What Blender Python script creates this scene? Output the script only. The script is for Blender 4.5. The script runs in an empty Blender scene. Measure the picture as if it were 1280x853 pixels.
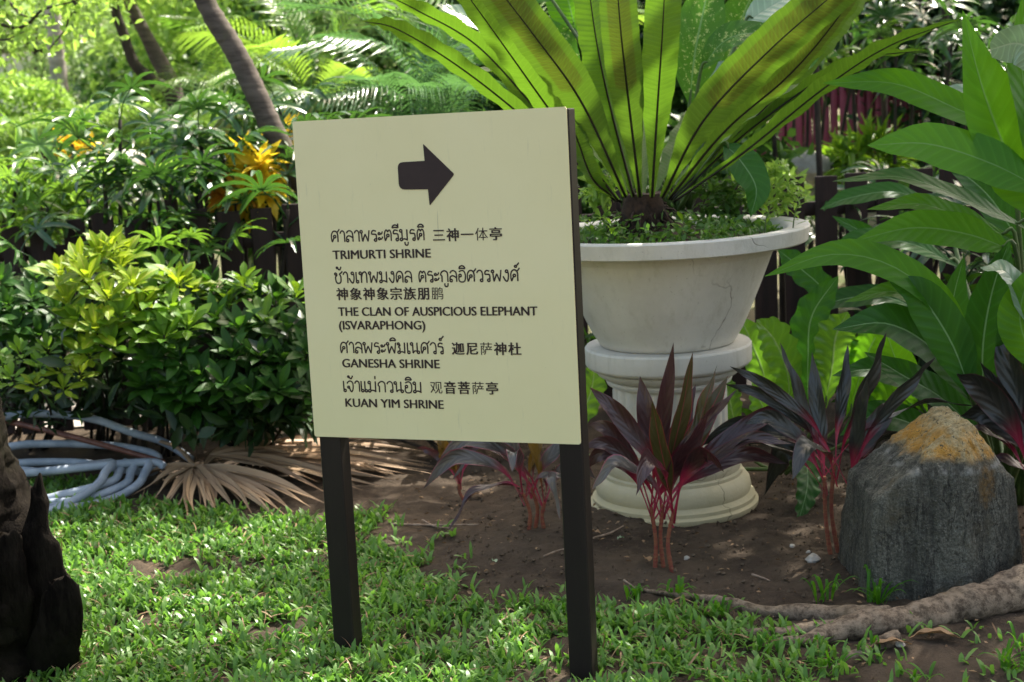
import bpy, math, random
import numpy as np
from mathutils import Vector, Matrix, noise

random.seed(7)
rng = np.random.default_rng(7)
SC = bpy.context.scene
COL = SC.collection
PI = math.pi

# ------------------------------------------------------------------ camera
PITCH, ROLL, EYE, FPX = 0.16740, -0.05721, 1.6, 1780.0
F_ = Vector((0, math.cos(PITCH), -math.sin(PITCH)))
R0 = Vector((1, 0, 0)); U0 = R0.cross(F_)
R_ = math.cos(ROLL) * R0 + math.sin(ROLL) * U0
U_ = -math.sin(ROLL) * R0 + math.cos(ROLL) * U0
cam_d = bpy.data.cameras.new('camera'); cam = bpy.data.objects.new('camera', cam_d); COL.objects.link(cam)
cam.matrix_world = Matrix(((R_.x, U_.x, -F_.x, 0), (R_.y, U_.y, -F_.y, 0), (R_.z, U_.z, -F_.z, EYE), (0, 0, 0, 1)))
cam_d.sensor_width = 36; cam_d.lens = FPX / 1280 * 36
cam_d.clip_start = 0.05; cam_d.clip_end = 600
cam_d.dof.use_dof = True; cam_d.dof.focus_distance = 4.15; cam_d.dof.aperture_fstop = 4.0
SC.camera = cam

# ------------------------------------------------------------------ light
SUN = Vector((0.36, 0.46, 0.81)).normalized()          # towards the sun: behind the plants, to the right
w = bpy.data.worlds.new('World'); SC.world = w; w.use_nodes = True
nt = w.node_tree; bg = nt.nodes['Background']
sky = nt.nodes.new('ShaderNodeTexSky'); sky.sky_type = 'NISHITA'; sky.sun_disc = False
sky.sun_elevation = math.asin(SUN.z); sky.sun_rotation = math.atan2(SUN.x, SUN.y)
sky.air_density = 1.0; sky.dust_density = 5.0; sky.ozone_density = 0.6
tint = nt.nodes.new('ShaderNodeMix'); tint.data_type = 'RGBA'; tint.blend_type = 'MULTIPLY'; tint.inputs['Factor'].default_value = 1
tint.inputs[7].default_value = (1.06, 1.0, .88, 1)                                  # sky colour multiplied warmer, acting as a white balance for the shade
nt.links.new(sky.outputs[0], tint.inputs[6]); nt.links.new(tint.outputs[2], bg.inputs[0]); bg.inputs[1].default_value = 0.15
sd = bpy.data.lights.new('sun', 'SUN'); so = bpy.data.objects.new('sun', sd); COL.objects.link(so)
sd.energy = 4.2; sd.angle = math.radians(0.5); sd.color = (1.0, 0.95, 0.86)
so.rotation_euler = SUN.to_track_quat('Z', 'Y').to_euler()
SC.view_settings.view_transform = 'Standard'; SC.view_settings.look = 'None'
SC.view_settings.exposure = 1.65; SC.view_settings.gamma = 1.0; SC.view_settings.use_curve_mapping = False
try:
    SC.cycles.max_bounces = 8; SC.cycles.transmission_bounces = 6; SC.cycles.diffuse_bounces = 4
    SC.cycles.use_denoising = True; SC.cycles.sample_clamp_indirect = 6
except Exception:
    pass

# ------------------------------------------------------------------ measuring helpers
def ray(x, y): return F_ + R_ * ((x - 640) / FPX) + U_ * ((426.5 - y) / FPX)
def at(x, y, Y):                                          # the point of the place at depth Y seen at x, y of the photograph
    d = ray(x, y); return Vector((d.x * Y / d.y, Y, EYE + d.z * Y / d.y))
def gr(x, y, z=0.0):
    d = ray(x, y); t = (z - EYE) / d.z; return Vector((d.x * t, d.y * t, z))

# ------------------------------------------------------------------ objects
def link(name, data, parent=None, mat=None):
    o = bpy.data.objects.new(name, data); COL.objects.link(o)
    if parent is not None: o.parent = parent
    if mat is not None and data is not None and not data.materials: data.materials.append(mat)
    return o
def tag(o, label=None, cat=None, group=None, kind=None):
    if label: o['label'] = label
    if cat: o['category'] = cat
    if group: o['group'] = group
    if kind: o['kind'] = kind
    return o
def thing(name, label, cat, loc=(0, 0, 0), group=None):
    o = link(name, None); o.location = loc; o.empty_display_size = 0.1
    return tag(o, label, cat, group)
def mesh(name, V, F, uv=None, smooth=True, mat=None):
    me = bpy.data.meshes.new(name)
    me.from_pydata([tuple(v) for v in V], [], F)
    if uv is not None:
        l = me.uv_layers.new(name='UVMap')
        li = np.empty(len(me.loops), dtype=np.int32); me.loops.foreach_get('vertex_index', li)
        l.data.foreach_set('uv', np.asarray(uv, dtype=np.float32)[li].ravel())
    if smooth: me.polygons.foreach_set('use_smooth', [True] * len(me.polygons))
    if mat: me.materials.append(mat)
    me.update(); return me
def sub(V, base): return [Vector(v) - Vector(base) for v in V]

def catmull(pts, n):
    pts = [Vector(p) for p in pts]
    if len(pts) == 2: return [pts[0].lerp(pts[1], i / n) for i in range(n + 1)]
    P = [pts[0] * 2 - pts[1]] + pts + [pts[-1] * 2 - pts[-2]]
    out = []; m = len(pts) - 1
    for i in range(n + 1):
        s = i / n * m; k = min(int(s), m - 1); t = s - k
        a, b, c, d = P[k], P[k + 1], P[k + 2], P[k + 3]
        out.append(0.5 * ((2 * b) + (c - a) * t + (2 * a - 5 * b + 4 * c - d) * t * t + (3 * b - a - 3 * c + d) * t ** 3))
    return out
def lerps(xs, t):                                         # piecewise linear profile over 0..1
    if callable(xs): return xs(t)
    m = len(xs) - 1; k = min(int(t * m), m - 1); f = t * m - k
    return xs[k] * (1 - f) + xs[k + 1] * f
PROF_LANCE = [0.05, 0.35, 0.68, 0.9, 1.0, 0.97, 0.86, 0.64, 0.34, 0.0]
PROF_OVAL = [0.05, 0.5, 0.86, 1.0, 1.0, 0.9, 0.68, 0.38, 0.0]
PROF_STRAP = [0.10, 0.22, 0.42, 0.66, 0.85, 0.97, 1.0, 1.0, 0.93, 0.75, 0.45, 0.0]
PROF_PETIOLE = [0.13, 0.10, 0.10, 0.14, 0.38, 0.75, 0.96, 1.0, 0.95, 0.82, 0.6, 0.32, 0.0]
def ribbon(pts, width, up, prof=PROF_LANCE, fold=0.2, wave=0.0, wf=9.0, nseg=14, nx=4, twist=0.0, arch=0.0, ph=0.0, scal=0.0):
    """a leaf blade swept along pts; up is the side its face looks to."""
    C = catmull(pts, nseg); V = []; UV = []; Fc = []
    up = Vector(up).normalized()
    for i, c in enumerate(C):
        T = (C[min(i + 1, nseg)] - C[max(i - 1, 0)]).normalized()
        S = T.cross(up)
        if S.length < 1e-3: S = T.orthogonal()
        S.normalize(); N = S.cross(T).normalized()
        v = i / nseg
        if twist:
            a = twist * v; S, N = S * math.cos(a) + N * math.sin(a), N * math.cos(a) - S * math.sin(a)
        hw = width * 0.5 * lerps(prof, v)
        for j in range(nx + 1):
            u = j / nx * 2 - 1
            e = abs(u)
            ww = hw * (1 + scal * math.sin(v * wf * 5 + ph + (2 if u > 0 else 0)) * e)
            z = fold * e * hw + arch * hw * u * u + wave * e ** 2 * math.sin(v * wf * 2 * PI + ph + (1.3 if u > 0 else 0)) * min(1, hw / (width * .3 + 1e-6))
            V.append(c + S * (u * ww) + N * z); UV.append(((u + 1) / 2, v))
    for i in range(nseg):
        for j in range(nx):
            a = i * (nx + 1) + j; Fc.append((a, a + 1, a + nx + 2, a + nx + 1))
    return V, Fc, UV
def tube(pts, radii, nseg=24, ns=8, rough=0.0, rs=8.0, cap=True, ring=0.0, rn=0):
    C = catmull(pts, nseg); V = []; UV = []; Fc = []
    ref = Vector((0.13, 0.27, 0.95)); N = None
    for i, c in enumerate(C):
        T = (C[min(i + 1, nseg)] - C[max(i - 1, 0)]).normalized()
        N = (ref - T * ref.dot(T)) if N is None else (N - T * N.dot(T))
        N.normalize(); B = T.cross(N)
        r = lerps(radii, i / nseg)
        if rn: r *= 1 + ring * (0.5 + 0.5 * math.sin(i / nseg * rn * 2 * PI)) ** 4
        for j in range(ns):
            a = 2 * PI * j / ns; d = N * math.cos(a) + B * math.sin(a); p = c + d * r
            if rough: p = p + d * (rough * r * noise.noise(p * rs) + 0.5 * rough * r * noise.noise(p * rs * 3))
            V.append(p); UV.append((j / ns, i / nseg))
    for i in range(nseg):
        for j in range(ns):
            a = i * ns + j; b = i * ns + (j + 1) % ns; Fc.append((a, b, b + ns, a + ns))
    if cap:
        Fc.append(tuple(range(ns - 1, -1, -1))); Fc.append(tuple(nseg * ns + j for j in range(ns)))
    return V, Fc, UV
def join(parts):
    V = []; Fc = []; UV = []
    for v, f, u in parts:
        b = len(V); V += list(v); Fc += [tuple(k + b for k in q) for q in f]; UV += list(u)
    return V, Fc, UV
def put(name, geo, mat, parent=None, base=None, smooth=True):
    V, Fc, UV = geo
    if base is None and parent is not None: base = parent.location
    if base is not None: V = sub(V, base)
    return link(name, mesh(name, V, Fc, UV, smooth, mat), parent)
def lathe(prof, ns=64, center=(0, 0, 0), flute=None):
    V = []; Fc = []; UV = []; n = len(prof); c = Vector(center)
    rows = [(prof[0], False)]
    for i in range(1, n):
        rows.append((prof[i], True))
        if i < n - 1:
            a = Vector((prof[i][0] - prof[i - 1][0], prof[i][1] - prof[i - 1][1])); b = Vector((prof[i + 1][0] - prof[i][0], prof[i + 1][1] - prof[i][1]))
            if a.length > 1e-6 and b.length > 1e-6 and a.angle(b) > .62: rows.append((prof[i], False))   # crisp corner: shading is split here
    for i, ((r, z), _) in enumerate(rows):
        for j in range(ns):
            a = 2 * PI * j / ns; rr = r
            if flute and flute[0] <= z <= flute[1]: rr = r - 0.012 * (0.5 + 0.5 * math.cos(a * 24)) ** 2
            V.append(c + Vector((rr * math.cos(a), rr * math.sin(a), z))); UV.append((j / ns, i / n))
    for i in range(len(rows) - 1):
        if not rows[i + 1][1]: continue
        for j in range(ns):
            a = i * ns + j; b = i * ns + (j + 1) % ns; Fc.append((a, b, b + ns, a + ns))
    return V, Fc, UV
def box(x0, x1, y0, y1, z0, z1, bev=0.0):
    if bev <= 0:
        V = [Vector((x, y, z)) for z in (z0, z1) for y in (y0, y1) for x in (x0, x1)]
        Fc = [(0, 2, 3, 1), (4, 5, 7, 6), (0, 1, 5, 4), (2, 6, 7, 3), (0, 4, 6, 2), (1, 3, 7, 5)]
        return V, Fc, [(v.x, v.z) for v in V]
    b = bev; V = []
    ring = [(x0 + b, y0), (x1 - b, y0), (x1, y0 + b), (x1, y1 - b), (x1 - b, y1), (x0 + b, y1), (x0, y1 - b), (x0, y0 + b)]
    ins = [(x0 + b, y0 + b), (x1 - b, y0 + b), (x1 - b, y0 + b), (x1 - b, y1 - b), (x1 - b, y1 - b), (x0 + b, y1 - b), (x0 + b, y1 - b), (x0 + b, y0 + b)]
    for z, r in ((z0, ins), (z0 + b, ring), (z1 - b, ring), (z1, ins)):
        V += [Vector((p[0], p[1], z)) for p in r]
    Fc = []
    for k in range(3):
        for j in range(8):
            a = k * 8 + j; c = k * 8 + (j + 1) % 8; Fc.append((a, c, c + 8, a + 8))
    Fc.append(tuple(range(7, -1, -1))); Fc.append(tuple(range(24, 32)))
    return V, Fc, [(v.x, v.z) for v in V]

# a swarm of small leaves in one mesh (grass, weeds, far crowns)
T_DIAMOND = (np.array([(0, 0, 0), (-.5, .45, .08), (0, .5, -.04), (.5, .45, .08), (0, 1, -.02)], float), [(0, 2, 1), (0, 3, 2), (1, 2, 4), (2, 3, 4)])
T_LEAF = (np.array([(0, 0, 0), (-.38, .25, .06), (0, .3, 0), (.38, .25, .06), (-.46, .6, .05), (0, .62, -.03), (.46, .6, .05), (0, 1, -.12)], float),
          [(0, 2, 1), (0, 3, 2), (1, 2, 5), (1, 5, 4), (2, 3, 6), (2, 6, 5), (4, 5, 7), (5, 6, 7)])
T_GRASS = (np.array([(-.35, 0, 0), (.35, 0, 0), (-.5, .35, .16), (.5, .35, .16), (-.42, .7, .20), (.42, .7, .20), (0, 1, .12)], float),
           [(0, 1, 3), (0, 3, 2), (2, 3, 5), (2, 5, 4), (4, 5, 6)])
def swarm(name, tmpl, P, D, N, L, W, mat, parent=None):
    tv, tf = tmpl; n = len(P); k = len(tv); tf = np.array(tf)
    D = D / np.linalg.norm(D, axis=1, keepdims=True)
    S = np.cross(D, N); S /= (np.linalg.norm(S, axis=1, keepdims=True) + 1e-9); N = np.cross(S, D)
    L = np.broadcast_to(L, (n,))[:, None, None]; W = np.broadcast_to(W, (n,))[:, None, None]
    V = P[:, None] + tv[None, :, 1:2] * L * D[:, None] + tv[None, :, 0:1] * W * S[:, None] + tv[None, :, 2:3] * L * N[:, None]
    V = V.reshape(-1, 3)
    Fc = (tf[None] + (np.arange(n) * k)[:, None, None]).reshape(-1, 3)
    me = bpy.data.meshes.new(name)
    me.vertices.add(len(V)); me.vertices.foreach_set('co', V.astype(np.float32).ravel())
    me.loops.add(Fc.size); me.loops.foreach_set('vertex_index', Fc.astype(np.int32).ravel())
    me.polygons.add(len(Fc)); me.polygons.foreach_set('loop_start', np.arange(0, Fc.size, 3, dtype=np.int32))
    me.polygons.foreach_set('loop_total', np.full(len(Fc), 3, dtype=np.int32))
    uvv = np.stack([tv[:, 0] + .5, tv[:, 1]], 1); l = me.uv_layers.new(name='UVMap')
    l.data.foreach_set('uv', uvv[tf.ravel()][None].repeat(n, 0).astype(np.float32).ravel())
    me.polygons.foreach_set('use_smooth', np.ones(len(Fc), dtype=bool))
    me.materials.append(mat); me.update(calc_edges=True)
    return link(name, me, parent)
def rnd_dirs(n, zb=0.0, zs=1.0):
    d = rng.normal(size=(n, 3)); d[:, 2] = d[:, 2] * zs + zb
    return d / np.linalg.norm(d, axis=1, keepdims=True)

# ------------------------------------------------------------------ materials
class NT:
    def __init__(s, name):
        s.m = bpy.data.materials.new(name); s.m.use_nodes = True; s.t = s.m.node_tree
        s.b = s.t.nodes['Principled BSDF']; s.o = s.t.nodes['Material Output']
    def n(s, typ, **kw):
        q = s.t.nodes.new(typ)
        for k, v in kw.items(): setattr(q, k, v)
        return q
    def l(s, a, b): s.t.links.new(a, b)
    def math(s, op, a, b=None, c=None, clamp=False):
        q = s.n('ShaderNodeMath', operation=op); q.use_clamp = clamp
        for i, x in enumerate((a, b, c)):
            if x is None: continue
            if isinstance(x, (int, float)): q.inputs[i].default_value = x
            else: s.l(x, q.inputs[i])
        return q.outputs[0]
    def mix(s, fac, a, b):
        q = s.n('ShaderNodeMix', data_type='RGBA')
        for sock, x in ((q.inputs['Factor'], fac), (q.inputs[6], a), (q.inputs[7], b)):
            if isinstance(x, (int, float)): sock.default_value = x
            elif isinstance(x, tuple): sock.default_value = (*x, 1)
            else: s.l(x, sock)
        return q.outputs[2]
    def noise(s, scale, detail=4, rough=0.6, vec=None, coord='Object', stretch=None):
        q = s.n('ShaderNodeTexNoise'); q.inputs['Scale'].default_value = scale
        q.inputs['Detail'].default_value = detail; q.inputs['Roughness'].default_value = rough
        if vec is None: vec = s.tc(coord)
        if stretch:
            mp = s.n('ShaderNodeMapping'); mp.inputs['Scale'].default_value = stretch; s.l(vec, mp.inputs[0]); vec = mp.outputs[0]
        s.l(vec, q.inputs['Vector']); return q.outputs[0]
    def tc(s, coord='Object'):
        if not hasattr(s, '_tc'): s._tc = s.n('ShaderNodeTexCoord')
        return s._tc.outputs[coord]
    def ramp(s, x, a, b):
        q = s.n('ShaderNodeMapRange'); q.interpolation_type = 'SMOOTHSTEP'
        q.inputs['From Min'].default_value = a; q.inputs['From Max'].default_value = b
        s.l(x, q.inputs['Value']); return q.outputs[0]
    def bump(s, h, strength, dist=0.01):
        q = s.n('ShaderNodeBump'); q.inputs['Strength'].default_value = strength; q.inputs['Distance'].default_value = dist
        s.l(h, q.inputs['Height']); s.l(q.outputs[0], s.b.inputs['Normal']); return q.outputs[0]
    def base(s, c):
        if isinstance(c, tuple): s.b.inputs['Base Color'].default_value = (*c, 1)
        else: s.l(c, s.b.inputs['Base Color'])
def plain(name, c1, c2, rough=0.7, scale=8, bump=0.3, bs=30, dist=0.005, stretch=None, spec=0.4):
    s = NT(name); f = s.noise(scale, 6, .65, stretch=stretch)
    s.base(s.mix(s.ramp(f, .35, .65), c1, c2)); s.b.inputs['Roughness'].default_value = rough
    s.b.inputs['Specular IOR Level'].default_value = spec
    if bump: s.bump(s.noise(bs, 5, .7, stretch=stretch), bump, dist)
    return s.m
def leafmat(name, c1, c2, tr, tfac=0.35, rough=0.38, rib=None, ribw=0.06, veins=0.0, vslope=8.0, isl=False, var=0.35,
            spots=None, base_col=None, base_v=0.3, edge=None, sori=None, spec=0.5, bump=0.25):
    s = NT(name)
    if isl: rv = s.n('ShaderNodeNewGeometry').outputs['Random Per Island']
    else: rv = s.n('ShaderNodeObjectInfo').outputs['Random']
    nz = s.noise(6, 3, .6)
    f = s.math('ADD', s.math('MULTIPLY', rv, .75), s.math('MULTIPLY', nz, .35), clamp=True)
    col = s.mix(f, c1, c2)
    trc = s.mix(f, tuple(x * .8 for x in tr), tr)
    uv = s.n('ShaderNodeSeparateXYZ'); s.l(s.tc('UV'), uv.inputs[0])
    a = s.math('MULTIPLY', s.math('ABSOLUTE', s.math('SUBTRACT', uv.outputs[0], .5)), 2.0)
    v = uv.outputs[1]
    if spots:
        sp = s.ramp(s.math('ADD', s.noise(60, 4, .75), s.math('MULTIPLY', a, -.12)), .50, .58)
        col = s.mix(sp, col, spots); trc = s.mix(sp, trc, tuple(min(1, x * 1.3) for x in spots))
    if sori:
        st = s.math('SINE', s.math('ADD', s.math('MULTIPLY', v, 420.0), s.math('MULTIPLY', a, -26.0)))
        inb = s.math('MULTIPLY', s.ramp(a, .66, .56), s.ramp(s.math('ADD', v, s.math('MULTIPLY', a, -.04)), sori, sori + .03))
        k = s.math('MULTIPLY', inb, s.math('MULTIPLY_ADD', s.ramp(st, -.8, .5), .20, .52))
        col = s.mix(k, col, (.062, .060, .010)); trc = s.mix(k, trc, (.070, .080, .008))
    if veins:
        h = s.math('SINE', s.math('ADD', s.math('MULTIPLY', v, veins), s.math('MULTIPLY', a, -vslope)))
        col = s.mix(s.math('MULTIPLY', s.ramp(h, .6, 1.0), .22), col, tuple(min(1, x * 1.9 + .01) for x in c2))
    if base_col:
        b = s.ramp(v, base_v + .14, base_v - .08); col = s.mix(b, col, base_col); trc = s.mix(b, trc, base_col)
    if edge:
        e = s.math('MULTIPLY', s.ramp(a, .86, .96), .7); col = s.mix(e, col, edge); trc = s.mix(e, trc, edge)
    if rib:
        k = s.ramp(a, ribw, ribw * .4); col = s.mix(k, col, rib); trc = s.mix(k, trc, rib)
    s.base(col); s.b.inputs['Roughness'].default_value = rough; s.b.inputs['Specular IOR Level'].default_value = spec
    hb = s.noise(40, 3, .6)
    if veins: hb = s.math('ADD', s.math('MULTIPLY', h, .5), hb)
    if rib: hb = s.math('SUBTRACT', hb, s.math('MULTIPLY', s.ramp(a, ribw * 2, 0.0), 1.2))
    nrm = s.bump(hb, bump, .004)
    tb = s.n('ShaderNodeBsdfTranslucent'); s.l(trc, tb.inputs[0]); s.l(nrm, tb.inputs['Normal'])
    mx = s.n('ShaderNodeMixShader'); mx.inputs[0].default_value = tfac
    s.l(s.b.outputs[0], mx.inputs[1]); s.l(tb.outputs[0], mx.inputs[2]); s.l(mx.outputs[0], s.o.inputs[0])
    return s.m
M = {}
M['cream'] = None
def mk_cream():
    s = NT('cream_paint'); a = s.noise(2.2, 5, .6); b = s.noise(45, 4, .75)
    c = s.mix(s.ramp(a, .3, .7), (.78, .715, .385), (.81, .745, .42))
    c = s.mix(s.math('MULTIPLY', s.ramp(b, .70, .80), .5), c, (.40, .38, .24))
    st = s.noise(14, 4, .7, stretch=(6, 1, .45))
    c = s.mix(s.math('MULTIPLY', s.ramp(st, .60, .80), .35), c, (.45, .44, .27)); sc = s.noise(3.0, 2, .5, stretch=(30, 1, 1.2))
    c = s.mix(s.math('MULTIPLY', s.ramp(sc, .745, .78), .5), c, (.38, .36, .22))
    s.base(c); s.b.inputs['Roughness'].default_value = .42; s.bump(s.noise(60, 3, .5), .08, .002); return s.m
M['cream'] = mk_cream()
M['sign_dark'] = plain('dark_bronze_paint', (.012, .009, .007), (.020, .015, .011), .5, 5, .12, 60, .002, stretch=(1, 1, .2), spec=.25)
M['ink'] = plain('sign_print', (.024, .012, .010), (.030, .016, .013), .5, 20, 0)
def mk_white(low=True):
    s = NT('white_cement' if low else 'white_plaster'); a = s.noise(3, 6, .65); b = s.noise(11, 6, .7); st = s.noise(7, 5, .7, stretch=(3, 3, .35))
    c = s.mix(s.ramp(a, .3, .7), (.52, .50, .445), (.62, .60, .545))
    c = s.mix(s.math('MULTIPLY', s.ramp(st, .50, .72), .35), c, (.34, .32, .24)); dr = s.noise(5, 5, .75, stretch=(4, 4, .22)); c = s.mix(s.math('MULTIPLY', s.ramp(dr, .62, .78), .22), c, (.22, .20, .15)); po = s.noise(80, 3, .7); c = s.mix(s.math('MULTIPLY', s.ramp(po, .66, .72), .45), c, (.2, .18, .14))
    c = s.mix(s.math('MULTIPLY', s.ramp(b, .64, .74), .55), c, (.20, .18, .12))
    z = s.n('ShaderNodeSeparateXYZ'); s.l(s.tc('Object'), z.inputs[0])
    lo = s.math('MULTIPLY', s.ramp(s.math('ADD', z.outputs[2], s.math('MULTIPLY', b, .25)), .66, .12), .85)
    if low: c = s.mix(lo, c, (.46, .40, .215))
    # hairline cracks in the plaster
    vo = s.n('ShaderNodeTexVoronoi', feature='DISTANCE_TO_EDGE'); vo.inputs['Scale'].default_value = 2.3
    wv = s.n('ShaderNodeMixRGB'); wv.inputs[0].default_value = .12; s.l(s.tc('Object'), wv.inputs[1])
    nn = s.n('ShaderNodeTexNoise'); nn.inputs['Scale'].default_value = 9; s.l(s.tc('Object'), nn.inputs[0]); s.l(nn.outputs[1], wv.inputs[2])
    s.l(wv.outputs[0], vo.inputs['Vector'])
    ck = s.math('MULTIPLY', s.ramp(vo.outputs[0], .007, .0), s.ramp(s.noise(2.1, 2, .5), .56, .64))
    c = s.mix(s.math('MULTIPLY', ck, .7), c, (.10, .075, .05))
    s.base(c); s.b.inputs['Roughness'].default_value = .72
    s.bump(s.math('SUBTRACT', s.math('ADD', s.noise(30, 5, .7), s.math('MULTIPLY', b, 1.5)), ck), .35, .006); return s.m
M['white'] = mk_white(); M['plaster'] = mk_white(False)
def mk_rock():
    s = NT('slate_rock'); st = s.noise(5, 8, .72, stretch=(3.2, 3.2, .55)); a = s.noise(3, 6, .7); fi = s.noise(40, 5, .75)
    c = s.mix(s.ramp(st, .36, .62), (.100, .100, .074), (.30, .295, .225))
    cr = s.math('ABSOLUTE', s.math('SUBTRACT', s.noise(4, 6, .65, stretch=(3.2, 3.2, .8)), .5)); ck = s.ramp(cr, .018, .0)
    f2 = s.noise(130, 4, .8); c = s.mix(s.ramp(f2, .35, .7), s.mix(.72, c, (.02, .02, .015)), c)
    c = s.mix(s.math('MULTIPLY', s.ramp(a, .50, .64), .75), c, (.11, .085, .035)); c = s.mix(s.math('MULTIPLY', ck, .6), c, (.022, .020, .015))
    c = s.mix(s.math('MULTIPLY', s.ramp(fi, .62, .69), .6), c, (.46, .45, .40))
    z = s.n('ShaderNodeSeparateXYZ'); s.l(s.tc('Object'), z.inputs[0])
    geo = s.n('ShaderNodeNewGeometry'); nz = s.n('ShaderNodeSeparateXYZ'); s.l(geo.outputs['Normal'], nz.inputs[0])
    zz = s.math('ADD', z.outputs[2], s.math('MULTIPLY', a, .10))
    k = s.ramp(zz, .470, .500)
    lic = s.mix(s.ramp(fi, .35, .65), (.36, .28, .12), (.62, .54, .32)); lic = s.mix(s.math('MULTIPLY', s.ramp(zz, .60, .52), s.ramp(st, .35, .6)), lic, (.62, .32, .04)); lic = s.mix(s.ramp(s.noise(70, 3, .7), .58, .66), lic, (.10, .09, .05))
    c = s.mix(k, c, lic)
    px = s.math('SUBTRACT', z.outputs[0], .175); pz = s.math('SUBTRACT', z.outputs[2], .345)
    d = s.math('ADD', s.math('MULTIPLY', px, px), s.math('MULTIPLY', s.math('MULTIPLY', pz, pz), .35))
    k2 = s.ramp(s.math('ADD', d, s.math('MULTIPLY', st, .004)), .0042, .0022); c = s.mix(s.math('MULTIPLY', k2, s.math('MULTIPLY', s.ramp(fi, .35, .6), .75)), c, (.30, .17, .04))
    w2 = s.math('MULTIPLY', s.ramp(s.math('ABSOLUTE', s.math('SUBTRACT', zz, .455)), .016, .002), s.ramp(st, .42, .6))
    c = s.mix(s.math('MULTIPLY', w2, .7), c, (.4, .4, .36))
    s.base(c); s.b.inputs['Roughness'].default_value = .8; s.bump(s.math('SUBTRACT', s.math('ADD', s.math('ADD', s.math('MULTIPLY', st, 2.0), fi), s.math('MULTIPLY', f2, .5)), s.math('MULTIPLY', ck, .8)), 1.0, .03); return s.m
M['rock'] = mk_rock()
def mk_soil():
    s = NT('soil'); a = s.noise(2.5, 8, .7, coord='Object'); b = s.noise(22, 8, .75); f = s.noise(90, 5, .8)
    c = s.mix(s.ramp(a, .35, .65), (.050, .036, .025), (.105, .077, .052)); c = s.mix(s.math('MULTIPLY', s.ramp(b, .5, .7), .6), c, (.13, .10, .068))
    c = s.mix(s.math('MULTIPLY', s.ramp(f, .62, .7), .5), c, (.20, .16, .115)); c = s.mix(s.math('MULTIPLY', s.ramp(b, .42, .3), .5), c, (.028, .02, .014))
    pos = s.n('ShaderNodeSeparateXYZ'); s.l(s.tc('Object'), pos.inputs[0])
    far = s.ramp(s.math('ADD', pos.outputs[1], s.math('MULTIPLY', a, .8)), 7.9, 8.6)
    g = s.mix(s.ramp(a, .4, .6), (.10, .12, .045), (.22, .19, .13)); c = s.mix(far, c, g)
    s.base(c); s.b.inputs['Roughness'].default_value = .95; s.b.inputs['Specular IOR Level'].default_value = .2
    s.bump(s.math('ADD', s.math('MULTIPLY', b, 2.0), f), .9, .012); return s.m
M['soil'] = mk_soil()
def mk_bark(name, c1, c2, moss, st=(1, 1, .25), sc=14, b=.8, d=.012, spec=.3):
    s = NT(name); a = s.noise(sc, 8, .72, stretch=st); m = s.noise(3.5, 5, .65)
    c = s.mix(s.ramp(a, .36, .62), c1, c2); c = s.mix(s.math('MULTIPLY', s.ramp(m, .5, .68), .7), c, moss)
    s.base(c); s.b.inputs['Roughness'].default_value = .88; s.b.inputs['Specular IOR Level'].default_value = spec; s.bump(a, b, d); return s.m
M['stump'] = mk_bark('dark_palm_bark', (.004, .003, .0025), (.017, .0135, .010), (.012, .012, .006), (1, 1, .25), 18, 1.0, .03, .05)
M['bark_root'] = mk_bark('grey_root_bark', (.065, .046, .030), (.26, .20, .14), (.13, .10, .06), (1, 1, 1), 30, .9, .014)
M['bark_lean'] = mk_bark('ringed_palm_bark', (.055, .042, .034), (.115, .092, .074), (.075, .07, .04), (.5, .5, 3.0), 9, .6)
M['bark_dark'] = mk_bark('dark_bark', (.018, .013, .010), (.05, .038, .028), (.03, .03, .015))
M['bark_pale'] = mk_bark('pale_palm_bark', (.24, .20, .18), (.38, .33, .30), (.24, .22, .16), (.5, .5, 2.5), 6, .4)
M['fence'] = plain('brown_fence_stain', (.014, .006, .004), (.030, .013, .009), .7, 6, .4, 25, .004, stretch=(4, 4, .4))
M['red_wall'] = plain('maroon_paint', (.28, .05, .085), (.36, .07, .115), .55, 4, .15, 20)
M['hose'] = plain('blue_grey_hose', (.22, .26, .31), (.37, .41, .46), .45, 7, .2, 40, .003)
M['pole_red'] = plain('red_brown_pole', (.10, .035, .022), (.18, .07, .045), .5, 20, .2)
M['stone'] = plain('pale_stone', (.30, .28, .24), (.48, .45, .40), .85, 6, .6, 20, .02)
M['path'] = plain('pale_path', (.30, .27, .24), (.40, .36, .32), .9, 3, .3, 40)
M['far_wall'] = plain('white_wall', (.62, .62, .62), (.72, .72, .72), .7, 2, 0)
M['cane'] = mk_bark('cordyline_cane', (.20, .045, .035), (.24, .10, .05), (.28, .025, .05), (1, 1, 4), 30, .5, .004)
M['straw'] = leafmat('dry_palm_leaf', (.25, .15, .08), (.52, .35, .20), (.35, .22, .12), .15, .55, rib=(.14, .085, .05), ribw=.10, bump=.5)
M['litter'] = leafmat('dry_litter', (.12, .06, .03), (.34, .22, .11), (.3, .18, .08), .1, .7, isl=True)
M['twig'] = plain('dry_twig', (.16, .11, .075), (.30, .23, .17), .8, 30, .3)
M['grass'] = leafmat('carpet_grass', (.055, .15, .018), (.155, .31, .050), (.20, .43, .05), .42, .38, isl=True, spec=.5)
M['weed'] = leafmat('weed_leaf', (.035, .10, .015), (.09, .19, .028), (.14, .30, .035), .38, .4, isl=True)
M['fern'] = leafmat('nest_fern_frond', (.048, .105, .012), (.080, .150, .016), (.10, .20, .012), .40, .50, veins=300, vslope=6, sori=.37, bump=.18)
M['fern_plain'] = leafmat('nest_fern_frond_plain', (.050, .115, .012), (.085, .165, .016), (.12, .25, .014), .42, .50, veins=300, vslope=6, bump=.18)
M['midrib'] = plain('black_midrib', (.006, .005, .004), (.014, .009, .006), .4, 20, 0)
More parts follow.
